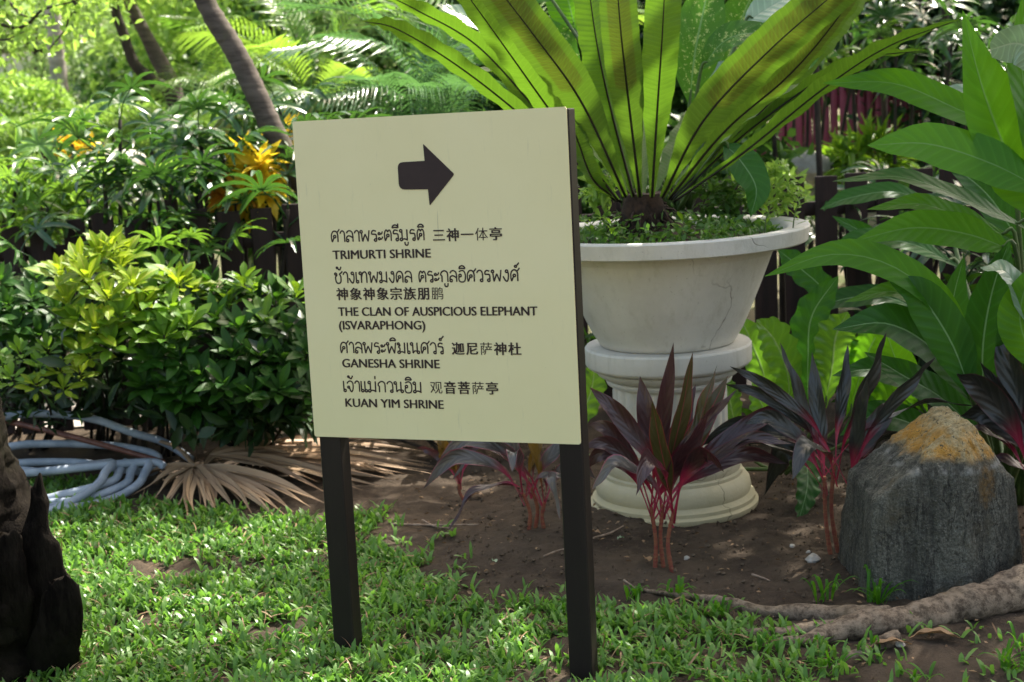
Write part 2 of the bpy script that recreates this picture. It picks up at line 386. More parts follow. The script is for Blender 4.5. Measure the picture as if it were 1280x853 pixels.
M['dieff'] = leafmat('speckled_leaf', (.025, .095, .010), (.06, .17, .018), (.12, .32, .025), .42, .4, spec=.3, rib=(.16, .30, .10), ribw=.05, veins=50, vslope=9, spots=(.34, .42, .14))
M['ginger'] = leafmat('broad_green_leaf', (.030, .13, .008), (.065, .20, .012), (.16, .42, .012), .48, .42, spec=.28, rib=(.15, .32, .07), ribw=.045, veins=90, vslope=10)
M['ginger_dark'] = leafmat('broad_dark_leaf', (.014, .070, .009), (.032, .12, .014), (.06, .21, .014), .36, .40, spec=.3, rib=(.16, .30, .12), ribw=.05, veins=80, vslope=10)
M['lobed'] = leafmat('scalloped_leaf', (.06, .17, .02), (.14, .30, .03), (.22, .48, .03), .42, .33, rib=(.25, .40, .12), ribw=.06, veins=55, vslope=7, bump=.7)
M['cordy'] = leafmat('dark_red_leaf', (.022, .011, .012), (.050, .024, .026), (.11, .025, .032), .18, .34, base_col=(.36, .018, .062), base_v=.36, edge=(.10, .018, .026), veins=60, vslope=12, spec=.6)
M['cordy_k'] = leafmat('black_green_leaf', (.012, .013, .011), (.026, .030, .026), (.035, .04, .02), .18, .34, base_col=(.30, .016, .050), base_v=.33, edge=(.06, .018, .022), veins=60, vslope=12, spec=.6)
M['cordy_b'] = leafmat('grey_red_leaf', (.050, .050, .046), (.12, .11, .10), (.12, .06, .06), .20, .30, base_col=(.32, .02, .06), base_v=.30, edge=(.30, .05, .09), veins=60, vslope=12, spec=.6)
M['cordy_g'] = leafmat('green_red_leaf', (.035, .035, .014), (.055, .050, .016), (.11, .08, .02), .28, .30, base_col=(.26, .02, .04), base_v=.26, edge=(.30, .02, .04), rib=(.28, .03, .05), ribw=.05, veins=60, vslope=12)
M['cordy_o'] = leafmat('orange_leaf', (.10, .06, .012), (.17, .10, .016), (.26, .14, .016), .3, .35, base_col=(.26, .02, .04), base_v=.2, veins=60)
M['croton'] = leafmat('yellow_green_leaf', (.10, .22, .010), (.27, .37, .014), (.36, .50, .018), .42, .42, rib=(.5, .5, .08), ribw=.09, spots=(.30, .34, .02), spec=.3)
M['croton_mid'] = leafmat('mid_green_leaf', (.045, .14, .012), (.15, .28, .02), (.26, .46, .02), .42, .40, rib=(.16, .28, .05), ribw=.08, spec=.3)
M['shrub_dark'] = leafmat('dark_shrub_leaf', (.012, .055, .007), (.040, .120, .012), (.09, .24, .015), .36, .42, rib=(.06, .13, .03), ribw=.06, spec=.28)
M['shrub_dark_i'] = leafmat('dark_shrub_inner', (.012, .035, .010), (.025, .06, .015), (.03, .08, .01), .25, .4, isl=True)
M['rhapis'] = leafmat('lady_palm_leaf', (.016, .065, .016), (.048, .125, .028), (.08, .21, .022), .30, .26, rib=(.05, .10, .03), ribw=.2, spec=.7)
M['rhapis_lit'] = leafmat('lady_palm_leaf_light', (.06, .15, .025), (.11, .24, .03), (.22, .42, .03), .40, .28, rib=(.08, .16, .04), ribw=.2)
M['areca'] = leafmat('areca_leaflet', (.05, .13, .03), (.11, .22, .045), (.22, .45, .04), .42, .30, isl=True, spec=.7)
M['areca_blue'] = leafmat('areca_leaflet_cool', (.05, .13, .055), (.10, .21, .085), (.13, .30, .07), .34, .25, isl=True, spec=.8)
M['areca_lime'] = leafmat('areca_leaflet_lime', (.11, .24, .025), (.19, .34, .04), (.30, .50, .05), .46, .35, isl=True)
M['frond_stem'] = plain('frond_stem', (.10, .15, .04), (.20, .22, .06), .5, 10, .1)
M['green_stem'] = plain('green_stem', (.05, .09, .025), (.10, .16, .04), .5, 10, .2)
M['yellow'] = leafmat('golden_leaf', (.62, .40, .015), (.80, .62, .03), (.85, .62, .03), .45, .4, isl=True)
M['orange'] = leafmat('orange_bract', (.60, .16, .02), (.75, .40, .03), (.8, .4, .03), .4, .4, isl=True)
M['hedge'] = leafmat('hedge_leaf', (.10, .20, .03), (.26, .38, .07), (.32, .52, .08), .44, .4, isl=True)
M['lime'] = leafmat('lime_leaf', (.13, .27, .03), (.26, .42, .06), (.38, .60, .09), .48, .4, isl=True)
M['far_green'] = leafmat('far_green_leaf', (.14, .25, .08), (.32, .44, .16), (.40, .58, .18), .46, .45, isl=True)
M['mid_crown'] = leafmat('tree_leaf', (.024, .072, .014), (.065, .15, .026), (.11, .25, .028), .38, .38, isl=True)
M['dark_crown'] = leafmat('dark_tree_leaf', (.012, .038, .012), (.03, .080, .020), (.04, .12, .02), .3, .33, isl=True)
M['whiteleaf'] = leafmat('waxy_pale_leaf', (.20, .30, .18), (.30, .42, .26), (.2, .36, .15), .25, .22, rib=(.3, .4, .25), veins=60, spec=.9)

# ================================================================== GROUND
def terrain(x, y):
    z = 0.0
    if y > 7.3:
        t = min(1, (y - 7.3) / 9.0); z += 1.35 * t * t * (3 - 2 * t) * (1 if x < 1 else 1.0)
    return z
def axis(lo, hi, d0, d1, step, far_lo, far_hi):
    a = list(np.arange(d0, d1, step)); s = step; v = d0
    lo_ = []
    while v > far_lo: s *= 1.25; v -= s; lo_.append(v)
    s = step; v = a[-1]; hi_ = []
    while v < far_hi: s *= 1.25; v += s; hi_.append(v)
    return lo_[::-1] + a + hi_
xs = axis(0, 0, -1.9, 2.1, .02, -220, 220); ys = axis(0, 0, 3.5, 6.7, .02, -60, 420)
V = []; 
for y in ys:
    for x in xs:
        z = terrain(x, y)
        if -2.4 < x < 2.6 and 3.0 < y < 7.2:
            z += .020 * noise.noise(Vector((x * 2.2, y * 2.2, 0))) + .018 * noise.noise(Vector((x * 11, y * 11, 3))) + .008 * noise.noise(Vector((x * 31, y * 31, 7)))
            m = math.exp(-((x - .12) ** 2 / .12 + (y - 5.05) ** 2 / .10)); z += .045 * m
            m = math.exp(-((x - .55) ** 2 / .25 + (y - 4.85) ** 2 / .02)); z -= .012 * m
        V.append((x, y, z))
nx_ = len(xs)
Fg = [(j * nx_ + i, j * nx_ + i + 1, (j + 1) * nx_ + i + 1, (j + 1) * nx_ + i) for j in range(len(ys) - 1) for i in range(nx_ - 1)]
ground = link('ground', mesh('ground', V, Fg, None, True, M['soil'])); tag(ground, kind='structure', label='brown soil of the planting bed and garden')
def gz(x, y):
    z = terrain(x, y)
    if -2.4 < x < 2.6 and 3.0 < y < 7.2:
        z += .020 * noise.noise(Vector((x * 2.2, y * 2.2, 0))) + .045 * math.exp(-((x - .12) ** 2 / .12 + (y - 5.05) ** 2 / .10))
    return z
# pale paths beyond the fence
def strip(name, pts, wdt, mat, lift=.012):
    C = catmull(pts, 40); V = []; Fc = []
    for i, c in enumerate(C):
        T = (C[min(i + 1, 40)] - C[max(i - 1, 0)]).normalized(); S = Vector((T.y, -T.x, 0))
        for k in range(7):
            p = c + S * (wdt * (k / 6 - .5)); V.append((p.x, p.y, terrain(p.x, p.y) + lift))
    for i in range(40):
        for k in range(6): a = i * 7 + k; Fc.append((a, a + 1, a + 8, a + 7))
    o = link(name, mesh(name, V, Fc, None, True, mat)); tag(o, kind='structure'); return o
strip('path', [(-7, 7.95, 0), (-2, 8.0, 0), (2, 8.05, 0), (7, 8.1, 0)], 1.1, M['path'])
strip('garden_path', [(-9, 11, 0), (-8, 16, 0), (-7.8, 24, 0), (-8.5, 34, 0)], 2.4, M['path'])

# ================================================================== SIGN
YAW, LEAN = 0.3544, 0.0216
r_ = Vector((math.cos(YAW), -math.sin(YAW), 0)); nfr = Vector((-math.sin(YAW), -math.cos(YAW), 0))
up_ = (Vector((0, 0, 1)) * math.cos(LEAN) - nfr * math.sin(LEAN)).normalized(); bk = up_.cross(r_)
BL = Vector((-0.58787, 4.04918, 0.66836)); base = BL - up_ * (0.66836 / up_.z)
sign = thing('direction_sign', 'cream garden direction board with a right arrow on two dark posts', 'sign')
sign.matrix_world = Matrix(((r_.x, bk.x, up_.x, base.x), (r_.y, bk.y, up_.y, base.y), (r_.z, bk.z, up_.z, base.z), (0, 0, 0, 1)))
BW, BH, ZB = 0.810, 0.9065, 0.6686
def sput(name, geo, mat, par=None):
    o = link(name, mesh(name, *geo, False, mat), par or sign); return o
def panel_geo(x0, x1, z0, z1, y0, y1, r, n=5):
    pts = []
    for cx, cz, a0 in ((x1 - r, z0 + r, -PI / 2), (x1 - r, z1 - r, 0), (x0 + r, z1 - r, PI / 2), (x0 + r, z0 + r, PI)):
        for k in range(n + 1): a = a0 + k / n * PI / 2; pts.append((cx + r * math.cos(a), cz + r * math.sin(a)))
    m = len(pts); V = [Vector((p[0], y0, p[1])) for p in pts] + [Vector((p[0], y1, p[1])) for p in pts]
    Fc = [tuple(range(m)), tuple(range(2 * m - 1, m - 1, -1))] + [(j, j + m, (j + 1) % m + m, (j + 1) % m) for j in range(m)]
    return V, Fc, [(v.x, v.z) for v in V]
sput('panel', panel_geo(0, BW, ZB, ZB + BH, -.0045, 0, .006), M['cream'])
sput('post', box(.012, .080, .0005, .058, -.08, ZB + BH - .004, .003), M['sign_dark'])
sput('post', box(BW - .064, BW + .004, .0005, .058, -.08, ZB + BH - .004, .003), M['sign_dark'])
sput('rail', box(.081, BW - .065, .012, .05, ZB + .002, ZB + .045, .002), M['sign_dark'])
sput('rail', box(.081, BW - .065, .012, .05, ZB + BH - .045, ZB + BH - .006, .002), M['sign_dark'])
# arrow, softly rounded, 1.5 mm proud
def rounded(poly, rad, n=4):
    out = []; m = len(poly)
    for i, p in enumerate(poly):
        a = Vector(poly[i - 1]) - Vector(p); b = Vector(poly[(i + 1) % m]) - Vector(p); r = rad[i]
        if r <= 0: out.append(p); continue
        A = Vector(p) + a.normalized() * r; B = Vector(p) + b.normalized() * r
        for k in range(n + 1):
            t = k / n; q = A * (1 - t) ** 2 + Vector(p) * 2 * t * (1 - t) + B * t * t; out.append((q.x, q.y))
    return out
arr = rounded([(.3170, .7055), (.4035, .7035), (.4060, .6590), (.4840, .7420), (.3965, .8275), (.3985, .7815), (.3170, .7800)], [.018, 0, .003, .006, .003, 0, .016])
m = len(arr); Va = [Vector((x, -.0047, z + ZB)) for x, z in arr] + [Vector((x, -.0060, z + ZB)) for x, z in arr]
Fa = [tuple(range(m, 2 * m))] + [(j, (j + 1) % m, (j + 1) % m + m, j + m) for j in range(m)]
ao = sput('arrow', (Va, Fa, [(v.x, v.z) for v in Va]), M['ink']); ao['label'] = 'dark brown arrow pointing right'
def text_mesh(body, off):
    c = bpy.data.curves.new('lettering', 'FONT'); c.body = body; c.offset = off; c.resolution_u = 4
    o = bpy.data.objects.new('lettering', c); COL.objects.link(o)
    dg = bpy.context.evaluated_depsgraph_get(); dg.update()
    e = o.evaluated_get(dg); me = bpy.data.meshes.new_from_object(e)
    bpy.data.objects.remove(o); bpy.data.curves.remove(c); me.materials.clear()
    co = np.empty(len(me.vertices) * 3); me.vertices.foreach_get('co', co); return me, co.reshape(-1, 3)
def lettering(body, x0, x1, zb, cap_body, cap_h, off, label=None, bold=.0011):
    me, co = text_mesh(body, off); _, cc = text_mesh(cap_body, off)
    sy = cap_h / (cc[:, 1].max() - cc[:, 1].min()); b0 = cc[:, 1].min()
    sx = (x1 - x0) / (co[:, 0].max() - co[:, 0].min())
    X = x0 + (co[:, 0] - co[:, 0].min()) * sx; Z = zb + (co[:, 1] - b0) * sy + ZB
    n0 = len(me.vertices); polys = [tuple(p.vertices) for p in me.polygons]; VV = []; FF = []
    for q, dx in enumerate((0, bold, bold * 2)):
        if q and not bold: break
        VV += [(x + dx, -.0055 - q * .00025, z + dx * .3) for x, z in zip(X, Z)]; FF += [tuple(i + q * n0 for i in p) for p in polys]
    bpy.data.meshes.remove(me); me = mesh('lettering', VV, FF, None, False, M['ink'])
    o = link('lettering', me, sign)
    if label: o['label'] = label
    return o
def chinese(runs, x0, adv, zb, h):
    k = 0
    for s, off in runs:
        g = adv * .88
        for ch in s:
            me, co = text_mesh(ch, min(off, .008))
            # keep the glyph's own extent inside its cell: em box is 1 wide
            sx = adv * .93; sy = h / .90
            X = x0 + k * adv + (co[:, 0]) * sx; Z = zb + (co[:, 1] + .06) * sy + ZB
            n0 = len(X); polys = [tuple(p.vertices) for p in me.polygons]; sh = (0, .0008, .0016) if off > 0 else (0,); VV = []; FF = []
            for q, dx in enumerate(sh):
                VV += [(x + dx - sh[-1] / 2, -.0055 - q * .00025, z) for x, z in zip(X, Z)]; FF += [tuple(i + q * n0 for i in p) for p in polys]
            bpy.data.meshes.remove(me); me = mesh('lettering', VV, FF, None, False, M['ink'])
            link('lettering', me, sign); k += 1
# Thai letters drawn as strokes with their round heads; x to the right, 0..1 from the baseline to the letter top; ('o', x, y, r) is a head
def _o(x, y, r=.11): return [(x + r * math.cos(a), y + r * math.sin(a)) for a in [k * PI / 4 for k in range(9)]]
_KHO = [[(.12, 0), (.07, .3), (.08, .66), (.2, .92), (.38, 1), (.57, .92), (.67, .66), (.67, .3), (.67, 0)], _o(.38, .5), [(.13, .02), (.22, .22), (.30, .40)]]
_E = [_o(.18, .11), [(.08, .16), (.07, .5), (.07, 1)]]
TG = {'ก': (.80, [[(.15, 0), (.15, .3), (.15, .52), (.05, .66), (.14, .88), (.38, 1), (.6, .9), (.67, .68), (.67, .3), (.67, 0)]]),
 'ค': (.80, _KHO), 'ศ': (.86, _KHO + [[(.60, .86), (.72, .98), (.86, 1.16)]]),
 'ต': (.80, [[(.12, 0), (.07, .3), (.08, .7), (.2, .97), (.30, .95), (.38, .82), (.46, .95), (.58, .95), (.67, .68), (.67, .3), (.67, 0)], _KHO[1], _KHO[2]]),
 'ล': (.80, [_o(.17, .12), [(.08, .2), (.10, .42), (.26, .54), (.45, .5), (.66, .36)], [(.10, .78), (.2, .94), (.40, 1), (.6, .88), (.67, .6), (.67, .3), (.67, 0)]]),
 'า': (.56, [[(.04, .76), (.13, .94), (.28, 1), (.41, .88), (.45, .65), (.45, .3), (.45, 0)]]),
 'พ': (1.0, [_o(.12, .88), [(.14, .77), (.17, .35), (.22, 0)], [(.22, 0), (.34, .34), (.48, .66)], [(.48, .66), (.6, .34), (.72, 0)], [(.72, 0), (.80, .5), (.86, 1)]]),
 'ร': (.66, [_o(.42, .11), [(.52, .16), (.52, .4), (.48, .6), (.28, .64), (.10, .66), (.12, .86), (.26, .97), (.50, .9)]]),
 'ะ': (.55, [_o(.12, .22, .09), [(.2, .18), (.33, .2), (.44, .4)], _o(.12, .68, .09), [(.2, .64), (.33, .66), (.44, .86)]]),
 'ม': (.88, [_o(.13, .88), [(.22, .82), (.22, .5), (.22, .2)], _o(.14, .11), [(.24, .14), (.45, .16), (.68, .06)], [(.68, 0), (.68, .5), (.68, 1)]]),
 'ฆ': (.88, [_o(.12, .88, .09), [(.22, .86), (.26, .72), (.12, .6), (.24, .46), (.22, .2)], _o(.14, .11), [(.24, .14), (.45, .16), (.68, .06)], [(.68, 0), (.68, .5), (.68, 1)]]),
 'ช': (.84, [_o(.16, .84, .09), [(.26, .84), (.28, .7), (.14, .56), (.16, .2), (.28, 0), (.52, 0), (.64, .2), (.64, .6), (.54, .82), (.68, .92), (.82, 1.08)]]),
 'ง': (.64, [_o(.36, .88), [(.47, .84), (.5, .5), (.44, .12), (.34, 0), (.2, .12), (.03, .44)]]),
 'เ': (.34, _E), 'แ': (.68, _E + [[(x + .33, y) for x, y in q] for q in _E]),
 'ท': (.90, [_o(.13, .88), [(.22, .82), (.22, .4), (.22, 0)], [(.22, .5), (.34, .86), (.54, 1), (.68, .88), (.72, .66), (.72, .3), (.72, 0)]]),
 'ว': (.68, [[(.05, .76), (.16, .94), (.34, 1), (.50, .88), (.56, .6), (.56, .2)], _o(.46, .11)]),
 'อ': (.78, [_o(.2, .56), [(.10, .5), (.07, .2), (.2, 0), (.5, 0), (.64, .2), (.66, .66), (.54, .94), (.34, 1), (.10, .9)]]),
 'น': (.92, [_o(.13, .88), [(.22, .82), (.22, .5), (.22, .06)], [(.22, .04), (.4, .24), (.62, .20)], _o(.72, .12), [(.62, .16), (.62, .6), (.62, 1)]]),
 'จ': (.72, [[(.05, .76), (.18, .94), (.36, 1), (.54, .88), (.6, .6), (.56, .2), (.42, 0), (.30, .2), (.26, .38)], _o(.18, .42, .09)]),
 ' ': (.50, []),
 'ิ': (0, [[(-.66, 1.16), (-.58, 1.34), (-.38, 1.42), (-.2, 1.34), (-.12, 1.16)], [(-.66, 1.16), (-.4, 1.2), (-.12, 1.16)]]),
 'ี': (0, [[(-.66, 1.16), (-.58, 1.34), (-.38, 1.42), (-.2, 1.34), (-.12, 1.16)], [(-.66, 1.16), (-.4, 1.2), (-.12, 1.16)], [(-.12, 1.16), (-.12, 1.35), (-.12, 1.54)]]),
 'ู': (0, [[(-.42, -.12), (-.42, -.26), (-.36, -.40), (-.2, -.40), (-.14, -.26), (-.14, -.12)]]),
 '้': (0, [_o(-.50, 1.40, .07), [(-.42, 1.36), (-.34, 1.22), (-.22, 1.26), (-.12, 1.5)]]),
 '่': (0, [[(-.2, 1.2), (-.2, 1.34), (-.2, 1.5)]]),
 '์': (0, [_o(-.34, 1.30, .09), [(-.28, 1.38), (-.18, 1.44), (-.04, 1.62)]])}
def thai(body, x0, x1, zb, h):
    wid = sum(TG[c][0] for c in body); kx = (x1 - x0) / (wid - .12); px = 0; parts = []; r = .070 * h
    for ch in body:
        adv, st = TG[ch]
        for q in st:
            P = [Vector((x0 + (px + a - .06) * kx, -.0050, zb + ZB + b * h)) for a, b in q]
            V, Fc, UV = tube(P, [r, r], max(6, 3 * len(P)), 6)
            parts.append(([Vector((v.x, -.0050 + (v.y + .0050) * .35, v.z)) for v in V], Fc, UV))
        px += adv
    V, Fc, UV = join(parts); return link('lettering', mesh('lettering', V, Fc, UV, False, M['ink']), sign)
TH, EH, CH = .031, .0240, .034
thai('ศาลาพระตรีมูรติ', .0985, .3853, .5645, TH)
chinese([('三神一', .022), ('体', 0), ('亭', .024)], .4085, .0418, .5610, CH)
lettering('TRIMURTI SHRINE', .0985, .3991, .5160, 'H', EH, 0)
thai('ช้างเทพมงคล ตระกูลอิศวรพงศ์', .1005, .6563, .4480, TH)
chinese([('神象神象宗族朋', .024), ('鹏', 0)], .1020, .0418, .4000, CH)
lettering('THE CLAN OF AUSPICIOUS ELEPHANT', .1039, .7021, .3540, 'H', EH, 0)
lettering('(ISVARAPHONG)', .1035, .3697, .3150, 'H', EH, 0)
thai('ศาลพระพิฆเนศวร์', .1036, .4235, .2470, TH)
chinese([('迦尼', .024), ('萨', 0), ('神杜', .024)], .4470, .0418, .2455, CH)
lettering('GANESHA SHRINE', .1056, .4065, .2055, 'H', EH, 0)
thai('เจ้าแม่กวนอิม', .1054, .3510, .1350, TH)
chinese([('观', 0), ('音菩', .024), ('萨', 0), ('亭', .024)], .3745, .0418, .1350, CH)
lettering('KUAN YIM SHRINE', .1072, .4117, .0905, 'H', EH, 0)

# ================================================================== URN AND PEDESTAL
PC = Vector((0.600, 5.42, 0))
def zf(x, y, r): return at(x, y, 5.42 - r).z
ped = thing('pedestal', 'round white cement pedestal with fluted column and stepped base', 'pedestal', PC)
prof = [(.01, 0), (.325, 0), (.330, .008), (.330, .022), (.318, .030), (.318, .044), (.306, .052), (.300, .060), (.304, .075), (.298, .105), (.283, .125), (.272, .130),
        (.272, .142), (.262, .148), (.268, .165), (.262, .188), (.247, .200), (.232, .206), (.226, .215), (.222, .235), (.01, .2351)]
put('base', lathe(prof, 72, PC), M['white'], ped)
put('column', lathe([(.228, .236), (.222, .255), (.221, .30), (.221, .40), (.221, .46), (.217, .482), (.222, .490)], 240, PC, (.26, .47)), M['white'], ped)
zt = zf(840, 447, .32)
capp = [(.01, .490), (.226, .4905), (.240, .495), (.244, .505), (.238, .512), (.254, .520), (.272, .532), (.282, .544), (.284, .552), (.276, .556), (.306, .560), (.314, .566), (.319, .572), (.321, .576), (.321, zt - .008), (.315, zt), (.01, zt + .0005)]
put('capital', lathe(capp, 96, PC), M['white'], ped)
zr = 1.085
pot = thing('urn_planter', 'large white cement planter bowl with flat rim standing on the pedestal', 'planter', (PC.x, PC.y, zt))
z0 = zt + .001
body = [(.01, z0), (.250, z0), (.260, z0 + .005), (.268, z0 + .02), (.292, z0 + .06), (.328, z0 + .14), (.362, z0 + .22), (.394, z0 + .30), (.424, zr - .060)]
put('bowl', lathe(body, 96, PC), M['plaster'], pot)
rimp = [(.416, zr - .070), (.430, zr - .070), (.515, zr - .064), (.535, zr - .062), (.541, zr - .057), (.550, zr - .006), (.545, zr), (.520, zr + .001), (.475, zr - .004), (.462, zr - .012), (.440, zr - .05), (.41, zr - .10)]
rim = put('rim', lathe(rimp, 96, PC), M['plaster'], pot)
so_ = [(.001, zr - .02), (.2, zr - .022), (.392, zr - .045)]
V, Fc, UV = lathe([(.001, zr + .02), (.08, zr + .012), (.16, zr - .01), (.25, zr - .03), (.36, zr - .040), (.436, zr - .050)], 64, PC)
V = [v + Vector((0, 0, .02 * noise.noise(v * 14))) for v in V]
put('potting_soil', (V, Fc, UV), M['soil'], pot)

# weeds in the pot: small leaves in a carpet
n = 1900; a = rng.uniform(0, 2 * PI, n); rr = .44 * np.sqrt(rng.uniform(0.02, 1, n))
P = np.stack([PC.x + rr * np.cos(a), PC.y + rr * np.sin(a), zr - .035 + rng.uniform(0, .055, n) * (1 - (rr / .46) ** 3) + np.where(rng.uniform(size=n) < .12, .05, 0)], 1)
D = rnd_dirs(n, .5, .6); N = rnd_dirs(n, 1.2, .5)
o = swarm('pot_weeds', T_LEAF, P, D, N, rng.uniform(.018, .045, n), rng.uniform(.010, .022, n), M['weed']); tag(o, 'carpet of small green weeds on the soil in the white planter', 'weeds', kind='stuff')

# ================================================================== NEST FERN
fern = thing('nest_fern', 'large bird nest fern with long yellow green fronds and black midribs in the planter', 'fern', at(805, 252, 5.40))
FB = fern.location.copy()
def frond(pts, wpx, mat, up=(0, -1, .2), prof=PROF_STRAP, nseg=30, wave=.010, wf=7, fold=-.22, twist=0., mid=True, ph=0.):
    P = [at(*p) for p in pts]
    wd = wpx / FPX * P[len(P) // 2].y * .90
    geo = ribbon(P, wd, up, prof, fold, wave, wf, nseg, 6, twist, 0, ph)
    o = put('frond', geo, mat, fern)
    if mid:
        C = catmull(P, nseg); nrm = []
        V = geo[0]; mpts = []
        U = Vector(up).normalized()
        for i, c in enumerate(C[:-1]):
            T = (C[i + 1] - C[max(i - 1, 0)]).normalized(); S = T.cross(U).normalized(); Nn = S.cross(T).normalized()
            mpts.append(c + Nn * .002)
        g = tube(mpts, lambda t: .0056 * (1 - .74 * t), nseg, 6)
        mo = put('midrib', g, M['midrib'], None, FB); mo.parent = o
    return o
PFF = [.14, .30, .55, .8, .95, 1.0, 1.0, 1.0, .98, .95, .9]
fr = [
 ([(800, 246, 5.30), (786, 130, 5.12), (776, 40, 5.0), (768, -60, 4.95)], 52, 'fern', (0, -1, .15), PFF, .3),
 ([(815, 246, 5.30), (822, 130, 5.14), (828, 40, 5.02), (833, -60, 4.96)], 50, 'fern_plain', (.05, -1, .15), PFF, 1.2),
 ([(792, 246, 5.34), (764, 140, 5.30), (745, 50, 5.25), (730, -60, 5.2)], 48, 'fern_plain', (.45, -1, .15), PFF, 2.2),
 ([(782, 246, 5.28), (728, 130, 5.02), (668, 45, 4.88), (598, -45, 4.78)], 60, 'fern', (-.15, -1, -.2), PFF, 3.1),
 ([(772, 250, 5.30), (700, 155, 5.14), (632, 60, 5.0), (560, -40, 4.9)], 44, 'fern_plain', (-.3, -.8, -.5), PFF, 0.7),
 ([(768, 250, 5.35), (700, 185, 5.25), (590, 95, 5.10), (500, 38, 5.0), (452, 26, 4.95)], 34, 'fern_plain', (.18, -.50, -.86), PROF_STRAP, 1.7),
 ([(772, 252, 5.45), (690, 160, 5.45), (600, 60, 5.4), (520, 12, 5.35), (470, -12, 5.3)], 36, 'fern_plain', (.2, -.45, -.9), PROF_STRAP, 0.2),
 ([(828, 247, 5.28), (880, 150, 5.05), (965, 60, 4.88), (1075, -35, 4.76)], 64, 'fern', (.15, -1, -.2), PFF, 2.6),
 ([(836, 249, 5.32), (905, 165, 5.16), (985, 95, 5.03), (1045, 25, 4.95), (1100, -60, 4.9)], 44, 'fern', (.35, -.85, -.45), PFF, 1.1),
 ([(842, 252, 5.36), (930, 190, 5.28), (1030, 110, 5.15), (1110, 58, 5.05), (1200, 24, 5.0)], 34, 'fern_plain', (-.2, -.50, -.86), PROF_STRAP, 2.0),
 ([(842, 250, 5.5), (940, 160, 5.5), (1060, 80, 5.45), (1160, 62, 5.4)], 28, 'fern_plain', (-.2, -.5, -.86), PROF_STRAP, 2.4),
 ([(838, 250, 5.55), (930, 160, 5.7), (1030, 60, 5.8), (1095, -30, 5.9)], 36, 'fern_plain', (.2, -.8, -.5), PFF, 2.9),
 ([(776, 252, 5.36), (742, 225, 5.22), (722, 175, 5.12), (700, 120, 5.05)], 30, 'fern_plain', (-.5, -.9, .2), PROF_STRAP, 2.5),
]
for i, (pts, wp, mt, up, pr, ph) in enumerate(fr):
    frond(pts, wp, M[mt], up, pr, 44, .006, 9 + i % 3, -.20, 0, True, ph)
for k in range(5):                                      # fronds of the far half of the rosette
    az = math.radians(15 + k * 37 + random.uniform(-5, 5)); el = random.uniform(.6, .95); L = random.uniform(.55, .8)
    d = Vector((math.cos(az), math.sin(az), 0)); b = FB + d * .05
    pts = [b, b + (d * math.cos(el) + Vector((0, 0, math.sin(el)))) * L * .45, b + d * (math.cos(el) * L * .8 + .08) + Vector((0, 0, math.sin(el) * L * .85)), b + d * (math.cos(el) * L + .25) + Vector((0, 0, math.sin(el) * L * .98))]
    o = put('frond', ribbon(pts, random.uniform(.10, .14), (0, 0, 1) if el < 1 else -d, PROF_STRAP, .22, .008, 7, 22, 4), M['fern_plain'], fern)
# fibrous crown of roots under the rosette
parts = []
for k in range(150):
    a = random.uniform(0, 2 * PI); e = random.uniform(-.9, .5); r = random.uniform(.04, .075)
    p = FB + Vector((math.cos(a) * r, math.sin(a) * r, -.06 + random.uniform(-.05, .05))); q = p + Vector((math.cos(a) * random.uniform(.02, .09), math.sin(a) * random.uniform(.02, .09), -random.uniform(.02, .13)))
    parts.append(tube([p, (p + q) / 2 + Vector((random.uniform(-.02, .02), random.uniform(-.02, .02), .012)), q], [.006, .004, .002], 4, 4))
V, Fc, UV = lathe([(.01, .03), (.07, .03), (.085, -.03), (.075, -.09), (.11, -.15), (.13, -.18)], 24, FB)
V = [v + (v - FB) * .35 * noise.noise(v * 30) for v in V]; parts.append((V, Fc, UV))
o = put('root_ball', join(parts), plain('fern_root_fibre', (.015, .009, .006), (.05, .028, .016), .9, 40, .6), fern); o['kind'] = 'stuff'

# ------------------------------------------------------------------ generic broad leaf plants placed leaf by leaf
def leaf_plant(name, label, cat, base_pt, leaves, group=None, stalk=None, stalk_r=.006, hub=None):
    t = thing(name, label, cat, base_pt, group)
    for L in leaves:
        pts, wpx, mat = L[0], L[1], L[2]; kw = L[3] if len(L) > 3 else {}
        P = [at(*p) for p in pts]; wd = wpx / FPX * P[len(P) // 2].y
        st = kw.pop('stalk', True); up = kw.pop('up', (0, -.55, .85))
        a = dict(prof=PROF_LANCE, fold=.18, wave=.006, wf=3, nseg=16, nx=6); a.update(kw)
        o = put('leaf', ribbon(P, wd, up, **a), M[mat], t)
        if st and hub is not None:
            h = at(*hub) if not isinstance(hub, Vector) else hub
            h = h + Vector((random.uniform(-.05, .05), random.uniform(-.04, .04), 0))
            mid = P[0] * .55 + h * .45 + (P[0] - P[1]) * .18
            s = put('petiole', tube([h, mid, P[0], P[0] * .7 + P[1] * .3], [stalk_r * 1.5, stalk_r * 1.2, stalk_r, stalk_r * .5], 14, 6), M[stalk or 'green_stem'], None, t.location); s.parent = o
    return t
FU = dict(up=(.0, -.9, .4)); SIDE = dict(up=(.1, -.75, .65))
